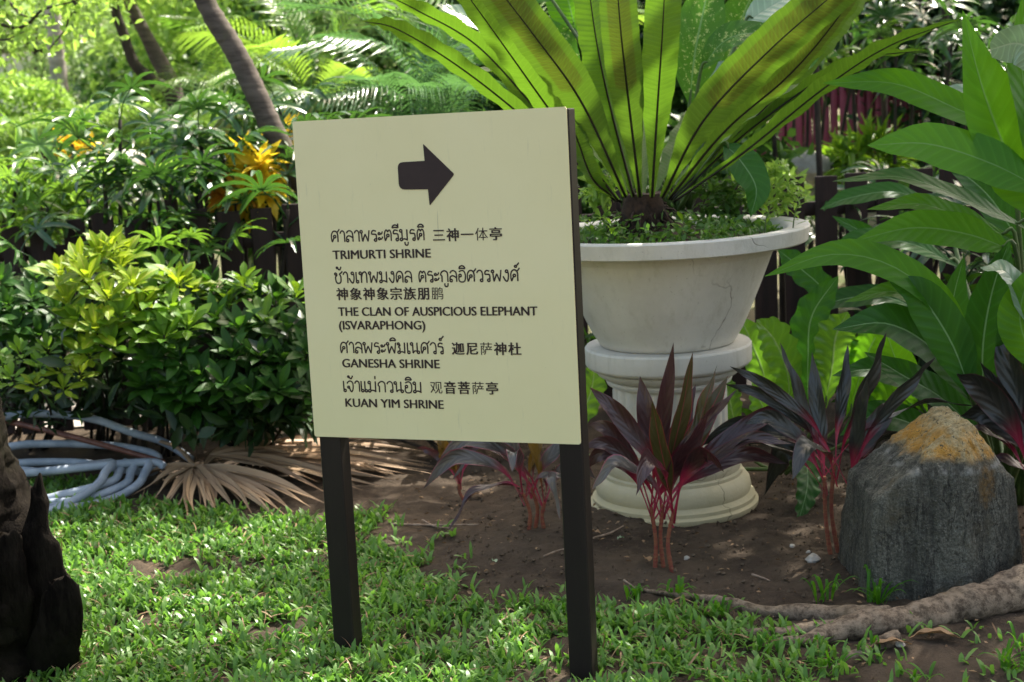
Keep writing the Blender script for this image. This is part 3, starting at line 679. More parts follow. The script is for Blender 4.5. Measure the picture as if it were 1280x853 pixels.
# big arching plant on the right
hubR = (1262, 590, 5.05)
gR = [
 ([(1292, 262, 4.75), (1262, 200, 4.72), (1228, 110, 4.70), (1203, 12, 4.72)], 92, 'ginger', dict(up=(.25, -1, .1), fold=.25, prof=[.3, .62, .88, 1, 1, .92, .75, .5, .22, 0])),
 ([(1300, 236, 4.6), (1240, 205, 4.62), (1160, 180, 4.65), (1084, 182, 4.7)], 66, 'ginger', dict(up=(0, -.85, .5), fold=.1, prof=[.35, .7, .92, 1, .96, .8, .5, 0])),
 ([(1262, 160, 5.1), (1205, 140, 5.1), (1120, 105, 5.05), (1028, 104, 5.0)], 44, 'ginger', dict(up=(0, -.8, .6), twist=.5)),
 ([(1290, 150, 5.2), (1225, 120, 5.2), (1150, 118, 5.2)], 34, 'whiteleaf', dict(up=(0, -.6, .8))),
 ([(1290, 290, 5.0), (1220, 255, 5.0), (1130, 222, 5.0), (1040, 227, 5.0)], 36, 'ginger_dark', dict(up=(0, -.5, .85))),
 ([(1270, 300, 5.1), (1210, 275, 5.1), (1150, 255, 5.1), (1083, 262, 5.1)], 34, 'ginger', dict(up=(0, -.7, .7))),
 ([(1270, 315, 4.9), (1210, 293, 4.9), (1140, 285, 4.9), (1066, 302, 4.9)], 50, 'ginger', dict(up=(0, -.9, .5), prof=PROF_OVAL)),
 ([(1228, 470, 4.95), (1190, 395, 4.85), (1120, 335, 4.8), (1040, 318, 4.75), (955, 346, 4.7)], 46, 'ginger', dict(up=(0, -.75, .65), twist=.4)),
 ([(1215, 470, 5.0), (1175, 400, 4.95), (1120, 365, 4.9), (1055, 378, 4.9)], 36, 'ginger', dict(up=(0, -.6, .8))),
 ([(1232, 520, 4.9), (1228, 440, 4.85), (1240, 365, 4.85), (1262, 300, 4.85)], 66, 'ginger_dark', dict(up=(.1, -1, .1), fold=.3, prof=PROF_OVAL)),
 ([(1222, 510, 4.95), (1170, 440, 4.9), (1110, 405, 4.85), (1040, 412, 4.8)], 62, 'ginger_dark', dict(up=(0, -.8, .6), fold=.25)),
 ([(1216, 500, 4.8), (1190, 430, 4.8), (1150, 370, 4.8), (1110, 350, 4.8)], 56, 'ginger_dark', dict(up=(-.3, -.9, .4), prof=PROF_OVAL)),
 ([(1292, 420, 4.7), (1262, 345, 4.72), (1225, 335, 4.75)], 40, 'whiteleaf', dict(up=(0, -.4, .9))),
 ([(1300, 470, 4.7), (1275, 400, 4.7), (1290, 330, 4.7)], 58, 'ginger', dict(up=(-.2, -1, .1))),
 ([(1190, 520, 5.15), (1140, 480, 5.1), (1090, 462, 5.1), (1040, 470, 5.1)], 40, 'ginger_dark', dict(up=(0, -.7, .7))),
 ([(1240, 560, 5.1), (1180, 500, 5.05), (1130, 470, 5.0), (1080, 440, 5.0)], 48, 'ginger_dark', dict(up=(0, -.8, .6))),
 ([(1240, 540, 5.3), (1200, 470, 5.3), (1190, 390, 5.3), (1205, 320, 5.3)], 54, 'ginger_dark', dict(up=(.2, -1, .2))),
 ([(1310, 80, 4.6), (1275, 55, 4.6), (1238, 62, 4.62)], 50, 'whiteleaf', dict(up=(0, -.9, -.3), prof=[.7, .95, 1, 1, .95, .8, .4])),
 ([(1310, 260, 4.65), (1290, 160, 4.65), (1276, 60, 4.7), (1290, -30, 4.7)], 60, 'ginger', dict(up=(.5, -1, .1))),
 ([(1290, 560, 5.2), (1270, 480, 5.2), (1275, 400, 5.2)], 60, 'ginger_dark', dict(up=(-.2, -1, .2))),
 ([(1160, 520, 5.3), (1120, 450, 5.3), (1100, 380, 5.3)], 44, 'ginger', dict(up=(-.2, -1, .3))),
 ([(1300, 350, 5.3), (1240, 250, 5.3), (1180, 200, 5.3)], 50, 'ginger_dark', dict(up=(-.2, -.8, .6))),
 ([(1200, 335, 6.0), (1140, 305, 6.0), (1075, 300, 6.0), (1030, 322, 6.0)], 34, 'ginger_dark', dict(up=(0, -.7, .7))),
 ([(1180, 262, 6.3), (1120, 240, 6.3), (1060, 248, 6.3), (1025, 262, 6.3)], 28, 'ginger_dark', dict(up=(0, -.7, .7))),
 ([(1170, 400, 6.0), (1110, 372, 6.0), (1050, 375, 6.0), (1015, 395, 6.0)], 34, 'ginger_dark', dict(up=(0, -.7, .7))),
 ([(1120, 350, 6.2), (1090, 300, 6.2), (1040, 270, 6.2)], 26, 'ginger_dark', dict(up=(-.2, -.9, .4))),
 ([(1180, 560, 5.2), (1140, 530, 5.15), (1090, 520, 5.1), (1050, 545, 5.1)], 44, 'ginger_dark', dict(up=(-.1, -.8, .6))),
]
leaf_plant('broadleaf_plant', 'tall plant with big arching lance shaped green leaves at the right edge behind the rock', 'plant', at(*hubR) * 1, gR, hub=at(1262, 640, 5.15), stalk_r=.009)
# speckled dumb cane behind the fern
gD = [
 ([(862, 130, 5.7), (868, 70, 5.7), (880, 10, 5.72), (895, -50, 5.75)], 62, 'dieff', dict(up=(.1, -1, .1), prof=PROF_OVAL)),
 ([(876, 88, 5.6), (905, 52, 5.55), (945, 42, 5.5), (1000, 62, 5.5)], 44, 'dieff', dict(up=(.1, -.75, .7), prof=PROF_OVAL)),
 ([(930, 30, 5.9), (970, 5, 5.9), (1020, -20, 5.9)], 50, 'whiteleaf', dict(up=(0, -.6, .8), prof=PROF_OVAL)),
 ([(868, 120, 6.0), (900, 100, 6.0), (930, 80, 6.0)], 52, 'whiteleaf', dict(up=(0, -.7, .7), prof=PROF_OVAL)),
 ([(905, 180, 5.45), (925, 200, 5.4), (945, 235, 5.36), (938, 272, 5.34)], 44, 'ginger_dark', dict(up=(.2, -1, .3), prof=PROF_OVAL)),
 ([(990, 80, 5.9), (1010, 60, 5.9), (1050, 70, 5.9)], 34, 'dieff', dict(up=(0, -.8, .6), prof=PROF_OVAL)),
 ([(725, 80, 5.9), (695, 50, 5.9), (680, 20, 5.9)], 40, 'dieff', dict(up=(0, -.9, .4), prof=PROF_OVAL)),
 ([(640, 50, 6.0), (590, 25, 6.0), (545, 5, 6.0)], 36, 'whiteleaf', dict(up=(0, -.6, .8), prof=PROF_OVAL)),
 ([(690, 0, 5.9), (650, -20, 5.9), (620, -30, 5.9)], 50, 'dieff', dict(up=(0, -.9, .4), prof=PROF_OVAL)),
 ([(650, 90, 6.1), (615, 70, 6.1), (590, 76, 6.1)], 40, 'dieff', dict(up=(0, -.9, .4), prof=PROF_OVAL)),
 ([(930, 120, 5.7), (960, 90, 5.7), (1000, 80, 5.7), (1030, 60, 5.7)], 40, 'dieff', dict(up=(0, -.8, .6), prof=PROF_OVAL)),
 ([(905, 90, 6.1), (925, 30, 6.1), (950, -30, 6.1)], 60, 'dieff', dict(up=(.2, -1, .2), prof=PROF_OVAL)),
 ([(720, 40, 6.1), (710, 0, 6.1), (700, -40, 6.1)], 60, 'ginger', dict(up=(.2, -1, .2), prof=PROF_OVAL)),
]
leaf_plant('dumb_cane', 'speckled broad leaved plant rising behind the nest fern', 'plant', at(870, 240, 5.75), gD, hub=at(850, 262, 5.7), stalk_r=.007)
# pale scalloped plant behind the pedestal
def scal(**k): d = dict(scal=.10, wf=9, wave=.010, prof=PROF_STRAP, nseg=34, nx=6, fold=.1); d.update(k); return d
gL = [
 ([(960, 520, 5.75), (955, 470, 5.72), (940, 430, 5.7), (925, 395, 5.7)], 46, 'lobed', scal(up=(.2, -1, .3))),
 ([(985, 520, 5.65), (985, 470, 5.6), (968, 425, 5.55), (945, 400, 5.5)], 50, 'lobed', scal(up=(.2, -1, .3))),
 ([(1010, 520, 5.7), (1010, 450, 5.7), (1015, 395, 5.7), (1048, 345, 5.7)], 46, 'ginger_dark', scal(up=(-.2, -1, .2))),
 ([(1000, 420, 6.1), (1030, 370, 6.1), (1000, 335, 6.1), (972, 312, 6.1)], 36, 'ginger_dark', scal(up=(0, -1, .3))),
 ([(1030, 510, 5.6), (1040, 460, 5.6), (1045, 420, 5.6), (1060, 390, 5.6)], 56, 'lobed', scal(up=(.2, -1, .3))),
 ([(1060, 520, 5.6), (1075, 470, 5.6), (1090, 430, 5.6), (1110, 400, 5.6)], 50, 'ginger', scal(up=(.2, -1, .3))),
 ([(990, 560, 5.6), (960, 520, 5.55), (940, 480, 5.5)], 36, 'lobed', scal(up=(.2, -1, .3))),
 ([(1000, 545, 5.5), (1010, 600, 5.3), (996, 660, 5.15)], 34, 'ginger_dark', scal(up=(.1, -1, .1), prof=PROF_OVAL)),
 ([(1080, 540, 5.5), (1110, 500, 5.5), (1150, 470, 5.5)], 50, 'ginger', scal(up=(.1, -1, .3))),
 ([(925, 560, 5.8), (912, 500, 5.85), (905, 470, 5.9)], 30, 'lobed', scal(up=(.1, -1, .3))),
 ([(965, 530, 5.9), (1000, 480, 5.9), (1020, 440, 5.9)], 46, 'lobed', scal(up=(.1, -1, .3))),
 ([(700, 560, 5.9), (735, 500, 5.9), (745, 450, 5.9)], 36, 'lobed', scal(up=(.1, -1, .3))),
]
leaf_plant('scalloped_plant', 'low plant with scalloped light green leaves between the pedestal and the picket fence', 'plant', at(985, 560, 5.7), gL, hub=at(985, 590, 5.7), stalk_r=.006)

# ------------------------------------------------------------------ cordylines
def cordyline(label, ground_px, hub_px, tips, group='dark red cordyline plants in the bed', canes=3, wpx=27, Y=None, cane_px=None, kinds=('cordy',)):
    g = gr(*ground_px); Yh = g.y if Y is None else Y
    t = thing('cordyline', label, 'plant', (g.x, g.y, gz(g.x, g.y)), group)
    hub = at(hub_px[0], hub_px[1], Yh); tops = []
    for k in range(canes):
        o = Vector(((k - (canes - 1) / 2) * .028 + random.uniform(-.008, .008), random.uniform(-.02, .03), 0))
        b = Vector((g.x, g.y, gz(g.x, g.y) - .02)) + o; top = hub + o * 1.3 + Vector((0, 0, random.uniform(-.05, .04))); tops.append((b, top))
        put('cane', tube([b, (b + top) / 2 + Vector((random.uniform(-.02, .02), 0, 0)), top], [.0075, .0065, .006], 26, 8, ring=.22, rn=12), M['cane'], t)
    for k, T in enumerate(tips):
        x, y = T[0], T[1]; dy = T[2] if len(T) > 2 else random.uniform(-.12, .15); mt = T[3] if len(T) > 3 else kinds[k % len(kinds)]
        sag = T[4] if len(T) > 4 else .10
        tip = at(x, y, Yh + dy); cb, ct_ = tops[k % len(tops)]; b = ct_.lerp(cb, random.uniform(0, .42) ** 1.2) + Vector((random.uniform(-.004, .004), 0, 0)); d = tip - b
        m1 = b + d * .30 + Vector((0, 0, sag * .75)) + Vector((d.x * -.08, 0, 0)); m2 = b + d * .66 + Vector((0, 0, sag))
        hz = Vector((d.x, d.y, 0)); up = Vector((0, -.55, 0)) + Vector((0, 0, 1)) - hz.normalized() * .25 if d.length > 0 else (0, 0, 1)
        if d.z > .8 * hz.length: up = Vector((-d.x * 1.5, -1, .25)) if random.random() < .7 else Vector((d.x * 3, -1, .2))
        put('leaf', ribbon([b, m1, m2, tip], wpx / FPX * Yh * random.uniform(.50, 1.02), up, PROF_PETIOLE, .40, .009, 3, 22, 4, random.uniform(-1.1, 1.1)), M[mt], t)
    return t
cordyline('dark red cordyline in front of the white pedestal', (831, 712), (830, 634),
 [(842, 428, -.05, 'cordy', .0), (866, 440, 0, 'cordy_g', .0), (897, 455, .02, 'cordy_g', .02), (922, 486, -.05, 'cordy', .03), (910, 470, .1, 'cordy_g', .02), (737, 484, .0, 'cordy', .06), (735, 530, .05, 'cordy', .08), (728, 560, -.05, 'cordy', .10), (740, 612, -.1, 'cordy_b', .13), (728, 590, .05, 'cordy', .12), (990, 555, -.05, 'cordy', .10), (905, 590, -.15, 'cordy', .12), (985, 580, .1, 'cordy', .10), (800, 470, .1, 'cordy', .02), (815, 500, -.08, 'cordy_g', .0), (870, 480, .15, 'cordy', .02), (1000, 500, .15, 'cordy', .06), (795, 620, -.28, 'cordy', .14), (885, 520, -.1, 'cordy', .02)], wpx=29)
cordyline('tall almost black cordyline beside the grey rock', (1050, 692), (1045, 590),
 [(975, 428, .05, 'cordy_k', .02), (1108, 415, 0, 'cordy_k', .02), (1170, 446, -.05, 'cordy_k', .05), (1218, 508, -.05, 'cordy_k', .09), (912, 458, .0, 'cordy_k', .05), (905, 480, .1, 'cordy_k', .08), (895, 575, -.08, 'cordy_k', .10), (870, 560, .1, 'cordy_k', .12), (1140, 556, -.15, 'cordy_k', .09), (1015, 440, .12, 'cordy_k', .0), (1060, 430, .14, 'cordy_k', .0), (1085, 470, -.1, 'cordy_k', .02), (930, 530, -.05, 'cordy_k', .09), (990, 600, -.25, 'cordy_k', .12), (1120, 500, .15, 'cordy_k', .04), (955, 620, .1, 'cordy_k', .14)], wpx=32)
cordyline('smaller cordyline with grey striped leaves below the sign board', (670, 672), (665, 612),
 [(528, 612, -.1, 'cordy_b', .13), (545, 580, -.05, 'cordy_b', .12), (590, 548, 0, 'cordy_b', .08), (565, 600, .1, 'cordy_b', .12), (610, 520, .1, 'cordy_b', .05), (655, 510, 0, 'cordy_o', .03), (690, 515, .05, 'cordy_o', .03), (730, 540, -.05, 'cordy_b', .05), (745, 600, .05, 'cordy_b', .10), (640, 590, -.25, 'cordy_b', .10), (560, 665, -.15, 'cordy', .10), (700, 650, -.2, 'cordy_b', .13), (735, 660, -.05, 'cordy_b', .15), (680, 540, .12, 'cordy_g', .02), (540, 530, .15, 'cordy', .07)], wpx=22)
cordyline('purple black cordyline at the right edge behind the rock', (1300, 690), (1300, 600),
 [(1195, 467, -.05, 'cordy_k', .08), (1225, 452, 0, 'cordy_k', .04), (1200, 520, .05, 'cordy_k', .10), (1250, 400, .1, 'cordy_k', .02), (1370, 450, 0, 'cordy', .04), (1400, 520, 0, 'cordy', .08), (1190, 560, .1, 'cordy', .11), (1310, 430, .1, 'cordy', .0), (1225, 600, .05, 'cordy', .10)], wpx=36, Y=4.75)
cordyline('short reddish cordyline with an orange leaf left of the striped one', (585, 622), (575, 595),
 [(540, 545, 0, 'cordy_o', .03), (548, 560, .0, 'cordy_o', .03), (520, 560, .1, 'cordy', .05), (560, 535, .1, 'cordy_g', .02), (600, 540, .1, 'cordy', .02)], wpx=20, canes=1)

# ================================================================== ROCK
Y0 = gr(1150, 752).y
outl = [(1064, 800), (1075, 606), (1174, 522), (1204, 520), (1258, 594), (1284, 800)]
cen = at(1165, 650, Y0 + .20); planes = []
for a, b in zip(outl[:-1], outl[1:]):
    A, B = at(*a, Y0 + .2), at(*b, Y0 + .2); e = B - A; nrm = Vector((-e.z, 0, e.x)).normalized()
    if nrm.dot(A - cen) < 0: nrm = -nrm
    nrm = (nrm + Vector((0, random.uniform(-.12, .05), 0))).normalized(); planes.append((nrm, nrm.dot(A - cen)))
for px, py, dy, nn in ((1150, 752, 0, (-.10, -1, .03)), (1165, 578, .03, (-.10, -.80, .62)), (1072, 680, .05, (-.80, -.60, .08)), (1236, 700, .03, (.50, -.86, .02)), (1234, 572, .07, (.55, -.62, .52)), (1165, 650, .42, (0, 1, .25)), (1165, 800, .2, (0, 0, -1))):
    q = at(px, py, Y0 + dy); nn = Vector(nn).normalized(); planes.append((nn, nn.dot(q - cen)))
V = []; UV = []; Fc = []; nth, nph = 120, 150
for i in range(nth + 1):
    th = PI * i / nth
    for j in range(nph):
        ph = 2 * PI * j / nph; d = Vector((math.sin(th) * math.cos(ph), math.sin(th) * math.sin(ph), math.cos(th)))
        ds = sorted(dd / nn.dot(d) for nn, dd in planes if nn.dot(d) > 1e-4)
        t = ds[0] - (.003 * math.exp(-(ds[1] - ds[0]) / .006) if len(ds) > 1 else 0)
        p = cen + d * t
        st = noise.noise(Vector((p.x * 16, p.y * 16, p.z * 3.5))); st2 = noise.noise(Vector((p.x * 42, p.y * 42, p.z * 9 + 3)))
        ridge = (1 - min(1, abs(noise.noise(Vector((p.x * 9 + 4, p.y * 9, p.z * 2.2)))) * 5)) ** 2
        lowf = noise.noise(p * 4.5)
        p = p + d * (.003 * lowf + .005 * st + .004 * st2 - .008 * ridge + .004 * noise.noise(p * 60))
        V.append(p); UV.append((j / nph, i / nth))
for i in range(nth):
    for j in range(nph): a = i * nph + j; b = i * nph + (j + 1) % nph; Fc.append((a, a + nph, b + nph, b))
rb = gr(1165, 745)
rock = link('rock', mesh('rock', sub(V, rb), Fc, UV, True, M['rock'])); rock.location = rb
tag(rock, 'upright grey green slate boulder with yellow lichen on its top', 'rock')

# ================================================================== SHADE TREE on the right (root comes into view)
tb = Vector((2.35, 4.45, 0))
tree = thing('shade_tree', 'grey barked tree at the right with a thick surface root forking over the soil', 'tree', tb)
put('trunk', tube([tb + Vector((0, 0, -.1)), tb + Vector((.02, 0, .3)), tb + Vector((.05, .05, 1.5)), tb + Vector((.1, .2, 3.0)), tb + Vector((.3, .9, 4.3))], [.42, .27, .23, .22, .2], 40, 18, .25, 4), M['bark_root'], tree)
def rp(x, y, rpx, lift=.55):
    p = gr(x, y + rpx * .3); return p + Vector((0, 0, rpx / FPX * p.y * lift)), rpx / FPX * p.y
R1 = [rp(1420, 690, 42, .9), rp(1290, 742, 33, .8), rp(1200, 765, 28, .6), rp(1130, 780, 26), rp(1080, 788, 24), rp(1045, 794, 20), rp(1005, 805, 13), rp(968, 806, 8), rp(930, 812, 3)]
R2 = [rp(1110, 782, 18), rp(1050, 772, 16), rp(1000, 768, 11), rp(950, 765, 9), rp(895, 752, 7), rp(845, 745, 4), rp(800, 738, 2)]
R3 = [rp(1060, 788, 16), rp(1010, 790, 10), rp(965, 796, 9), rp(925, 792, 5), rp(890, 800, 2)]
R4 = [rp(1120, 800, 14), rp(1080, 815, 8, .2), rp(1055, 822, 5, .2)]
geo = join([tube([tb + Vector((-.1, 0, .12))] + [p for p, r in R1], [.2] + [r * .8 for p, r in R1], 160, 18, .34, 9)] + [tube([p for p, r in R], [r for p, r in R], 60, 12, .4, 12) for R in (R2, R3, R4)])
o = put('root', geo, M['bark_root'], tree); o['label'] = 'pale forked surface root crossing the front of the rock'
def crown(parent, c, rad, n, L, W, mat, name='crown', seed=0, clump=26, shell=.35, t=T_LEAF):
    """leaf clumps scattered through an ellipsoid; gaps stay between the clumps"""
    g = np.random.default_rng(seed + 11); k = max(4, n // clump)
    cd = g.normal(size=(k, 3)); cd /= np.linalg.norm(cd, axis=1, keepdims=True); cd *= (shell + (1 - shell) * g.uniform(0, 1, (k, 1))) ** .6
    cc = cd * np.array(rad)
    idx = np.repeat(np.arange(k), clump); m = len(idx); cs = min(rad) * (.20 if clump > 10 else .09)
    P = cc[idx] + g.normal(size=(m, 3)) * cs + np.array(c)
    D = cd[idx] * .7 + g.normal(size=(m, 3)) * .8; D[:, 2] -= .15
    N = g.normal(size=(m, 3)) * .6; N[:, 2] += 1
    o = swarm(name, t, P, D, N, L * g.uniform(.6, 1.25, m), W * g.uniform(.7, 1.2, m), mat, parent)
    if parent is not None: o.matrix_parent_inverse = Matrix.Translation(-Vector(parent.location))
    return o
SHADE = [((3.3, 8.2, 5.4), (1.25, 1.5, .6), 3800), ((4.6, 7.4, 5.6), (1.3, 1.6, .6), 2400), ((3.4, 10.2, 5.8), (1.7, 1.1, .6), 2200), ((5.2, 9.6, 5.6), (1.4, 1.4, .6), 1800), ((2.7, 6.2, 5.5), (.7, .8, .4), 1000), ((1.9, 8.6, 5.9), (1.0, .9, .4), 850), ((.9, 7.6, 6.0), (1.3, .8, .4), 380), ((3.6, 6.0, 5.6), (.8, .8, .4), 700)]  # unseen crowns added towards the sun, sized and placed to shade bed and lawn
for i, (c, rad, n) in enumerate(SHADE):
    crown(tree, c, rad, n, .15, .085, M['mid_crown'], 'crown', i, 18)
    put('branch', tube([tb + Vector((.3, .9, 4.2)), (tb + Vector((.3, .9, 4.4)) + Vector(c)) / 2 + Vector((0, 0, .3)), Vector(c)], [.12, .07, .03], 16, 8, .1), M['bark_root'], tree)

# ================================================================== PALM STUMP left foreground
sb = gr(-45, 835)
stump = thing('palm_trunk', 'dark mossy foot of a palm trunk with broken leaf stubs at the left edge', 'tree', sb)
pts = [sb + Vector((0, 0, -.08)), sb + Vector((0.0, .0, .12)), at(-38, 700, sb.y), at(-66, 600, sb.y), at(-84, 500, sb.y), at(-150, 330, sb.y), at(-330, -200, sb.y + .1)]
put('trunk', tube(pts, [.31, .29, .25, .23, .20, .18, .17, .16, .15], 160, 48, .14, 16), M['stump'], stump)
def boot(pts, ws, th, dep):
    C = [at(*p) for p in pts]; V = []; Fc = []; UV = []; n = 40
    CC = catmull(C, n)
    for i, c in enumerate(CC):
        wd = lerps(ws, i / n) / FPX * c.y; tt = th * (1 - .6 * i / n)
        for j in range(24):
            a = 2 * PI * j / 24; q = Vector((math.cos(a) * wd / 2, math.sin(a) * tt, 0)); p = c + q
            p += Vector((1, 0, .6)) * .012 * noise.noise(p * 16) + q * .22 * noise.noise(p * 12) + Vector((0, 0, .05)) * noise.noise(Vector((p.x * 60, p.y * 60, 1))) * (i / n) ** 3 + q * .12 * noise.noise(Vector((p.x * 70, p.y * 70, p.z * 8))); V.append(p); UV.append((j / 24, i / n))
    for i in range(n):
        for j in range(24): a = i * 24 + j; b = i * 24 + (j + 1) % 24; Fc.append((a, b, b + 24, a + 24))
    Fc.append(tuple(n * 24 + j for j in range(24)))
    return V, Fc, UV
sy = sb.y
for pts, ws in (([(40, 845, sy - .06), (48, 780, sy - .10), (50, 700, sy - .12), (48, 655, sy - .11), (46, 603, sy - .08)], [96, 92, 84, 62, 40, 24, 12]),
                ([(58, 840, sy - .10), (72, 790, sy - .15), (78, 750, sy - .17), (80, 724, sy - .17)], [70, 74, 62, 56, 48, 34]),
                ([(-4, 850, sy - .06), (4, 780, sy - .14), (10, 720, sy - .17), (10, 668, sy - .16)], [70, 74, 66, 50, 30]),
                ([(-70, 850, sy - .25), (-62, 740, sy - .28), (-60, 640, sy - .25)], [80, 80, 60, 30])):
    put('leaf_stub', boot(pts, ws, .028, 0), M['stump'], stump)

# ================================================================== HOSE
hz = []
def hp(L, r=5.4):
    P = [at(x, y, Y) for x, y, Y in L]; rr = r / FPX * 6.0
    for p in P: p.z = max(p.z, rr)
    return tube(P, [rr, rr], max(20, 7 * len(P)), 12, .04, 6)
hosep = [
 [(-60, 560, 6.5), (-20, 530, 6.5), (20, 519, 6.5), (70, 518, 6.5), (120, 525, 6.45), (165, 541, 6.4), (205, 553, 6.4), (240, 575, 6.3)],
 [(-50, 575, 6.5), (15, 558, 6.4), (60, 555, 6.4), (120, 556, 6.4), (165, 561, 6.3), (197, 571, 6.25), (190, 590, 6.2), (150, 586, 6.2), (90, 578, 6.3), (15, 580, 6.3), (-40, 590, 6.3)],
 [(-40, 600, 6.1), (17, 593, 6.08), (70, 588, 6.08), (130, 582, 6.10), (190, 578, 6.12), (206, 584, 6.1)],
 [(-40, 588, 6.25), (20, 588, 6.25), (60, 590, 6.2), (110, 582, 6.25), (140, 578, 6.3)],
 [(188, 577, 6.12), (181, 592, 6.05), (172, 606, 5.98), (145, 622, 5.9), (110, 637, 5.82), (60, 652, 5.78), (20, 648, 5.8), (-10, 630, 5.85)],
 [(172, 577, 6.14), (164, 590, 6.08), (158, 604, 6.0), (130, 617, 5.93), (95, 629, 5.88), (55, 643, 5.82), (15, 640, 5.85), (-10, 620, 5.95)],
 [(158, 577, 6.16), (150, 588, 6.1), (143, 600, 6.02), (118, 609, 5.98), (85, 617, 5.95), (45, 626, 5.92), (0, 628, 5.95)],
 [(142, 579, 6.10), (132, 590, 6.02), (126, 601, 5.95), (112, 614, 5.88), (90, 627, 5.82), (65, 641, 5.78), (50, 660, 5.74)],
 [(15, 610, 6.05), (35, 616, 6.0), (42, 628, 5.92), (35, 645, 5.85), (10, 652, 5.82)],
 [(110, 632, 5.9), (70, 632, 5.9), (30, 634, 5.9), (0, 636, 5.9)],
]
hose = put('hose', join([hp(L) for L in hosep]), M['hose'], None, gr(80, 640)); hose.location = gr(80, 640)
tag(hose, 'thick pale blue grey hose lying in loose coils on the lawn', 'hose')
pole = put('pole', join([tube([at(-20, 520, 6.6), at(90, 546, 6.35), at(205, 578, 6.15)], [.014, .014, .012], 20, 8)]), M['pole_red'], None, at(90, 546, 6.35)); pole.location = at(90, 546, 6.35)
tag(pole, 'thin red brown pole leaning across the hose', 'pole')

# ================================================================== DRY PALM LEAVES
def dry_fan(label, hub, tips, wpx=13, lift=.05, stalk=None):
    h = at(*hub); t = thing('dry_palm_leaf', label, 'palm leaf', h, 'fallen dry palm leaves on the lawn edge')
    for tp in tips:
        e = at(tp[0], tp[1], tp[2]) if len(tp) > 2 else gr(tp[0], tp[1]) + Vector((0, 0, .015))
        e.z = max(e.z, .02)
        m1 = h * .66 + e * .34 + Vector((0, 0, lift * random.uniform(.6, 1.1))); m2 = h * .3 + e * .7 + Vector((random.uniform(-.02, .02), random.uniform(-.02, .02), lift * random.uniform(.5, 1.2)))
        e = e + Vector((random.uniform(-.02, .02), 0, 0))
        tw = random.uniform(-.9, .9)
        put('segment', ribbon([h, m1, m2, e], wpx / FPX * e.y * random.uniform(.7, 1.25), (random.uniform(-.3, .3), -.5, .9), [.25, .55, .85, 1, 1, .9, .7, .45, .2, .05], random.choice((.5, .7, -.5)), .004, 2, 14, 2, tw), M['straw'], t)
    if stalk:
        put('stalk', tube([h] + [at(*s) for s in stalk], [.012, .010, .008], 12, 6), M['straw'], t)
    return t
dry_fan('fan of split tan segments beside the hose', (244, 584, 6.10),
        [(176, 612), (188, 634), (168, 625), (206, 642), (222, 646), (240, 650), (258, 648), (272, 640), (282, 628), (298, 636), (318, 648), (335, 640), (352, 650), (372, 646), (392, 640), (408, 636), (250, 640), (214, 634), (196, 606), (330, 630), (300, 650), (268, 652), (230, 652), (345, 656), (365, 622), (385, 628)], 13, .03, stalk=[(222, 560, 6.3), (185, 548, 6.45)])
dry_fan('long dry brown frond stretching behind the left sign post', (262, 570, 6.25),
        [(430, 556, 6.5), (470, 560, 6.4), (500, 566, 6.4), (520, 574, 6.3), (535, 585, 6.2), (545, 596, 6.1), (540, 608, 6.05), (520, 618, 6.0), (500, 626, 5.95), (478, 636, 5.85), (455, 640, 5.8), (420, 600, 6.1), (460, 592, 6.1), (440, 614, 6.0), (490, 604, 6.05), (420, 645, 5.75), (380, 565, 6.5), (400, 580, 6.3), (340, 562, 6.5), (510, 590, 6.2), (480, 580, 6.25), (530, 600, 6.15)] + [(random.uniform(380, 545), random.uniform(572, 638), random.uniform(5.85, 6.3)) for _ in range(20)], 11, .035)
dry_fan('darker dry frond half hidden under the dark shrubs', (300, 572, 6.45),
        [(400, 560, 6.7), (450, 568, 6.6), (500, 560, 6.6), (360, 585, 6.4), (340, 600, 6.2), (250, 590, 6.3), (420, 590, 6.4), (480, 595, 6.2), (540, 580, 6.4)], 11, .06)

# ================================================================== FENCE
FY = 7.15
fence = thing('picket_fence', 'dark brown wooden picket fence running behind the shrubs', 'fence', (0, FY, 0))
x = -4.2; i = 0
pm = {}
while x < 4.6:
    wd = random.choice((.105, .11, .115)); hh = 1.14 + random.choice((-.01, 0, .012)); key = (wd, hh)
    if key not in pm: pm[key] = mesh('picket', *box(-wd / 2, wd / 2, -.012, .012, .06, hh, .003), False, M['fence'])
    o = link('picket', pm[key], fence); o.location = (x, 0, random.uniform(-.01, .01)); o.rotation_euler = (0, random.uniform(-.01, .01), 0)
    x += .158 + random.uniform(-.006, .006)
for z in (.30, .94): put('rail', (lambda g: ([v + Vector((0, FY, 0)) for v in g[0]], g[1], g[2]))(box(-4.3, 4.7, .014, .055, z, z + .07, .003)), M['fence'], fence)
for px in (-4.0, -1.75, .5, 2.75):
    put('post', (lambda g: ([v + Vector((0, FY, 0)) for v in g[0]], g[1], g[2]))(box(px, px + .09, .057, .145, -.1, 1.2, .004)), M['fence'], fence)

# maroon board wall at the back right
wy = 12.6
wall = thing('maroon_board_wall', 'maroon wall of vertical boards seen through the plants at upper right', 'wall', (4, wy, .8))
x = 2.2
while x < 6.3:
    put('board', (lambda g: ([v + Vector((0, wy + .02 * (i % 2), 0)) for v in g[0]], g[1], g[2]))(box(x, x + .062, -.02, .02, .80, 1.62, .006)), M['red_wall'], wall)
    i += 1; x += .078
put('rail', (lambda g: ([v + Vector((0, wy, 0)) for v in g[0]], g[1], g[2]))(box(2.1, 6.4, .04, .09, 1.4, 1.48)), M['red_wall'], wall)
put('rail', (lambda g: ([v + Vector((0, wy, 0)) for v in g[0]], g[1], g[2]))(box(2.1, 6.4, .04, .09, .92, 1.0)), M['red_wall'], wall)

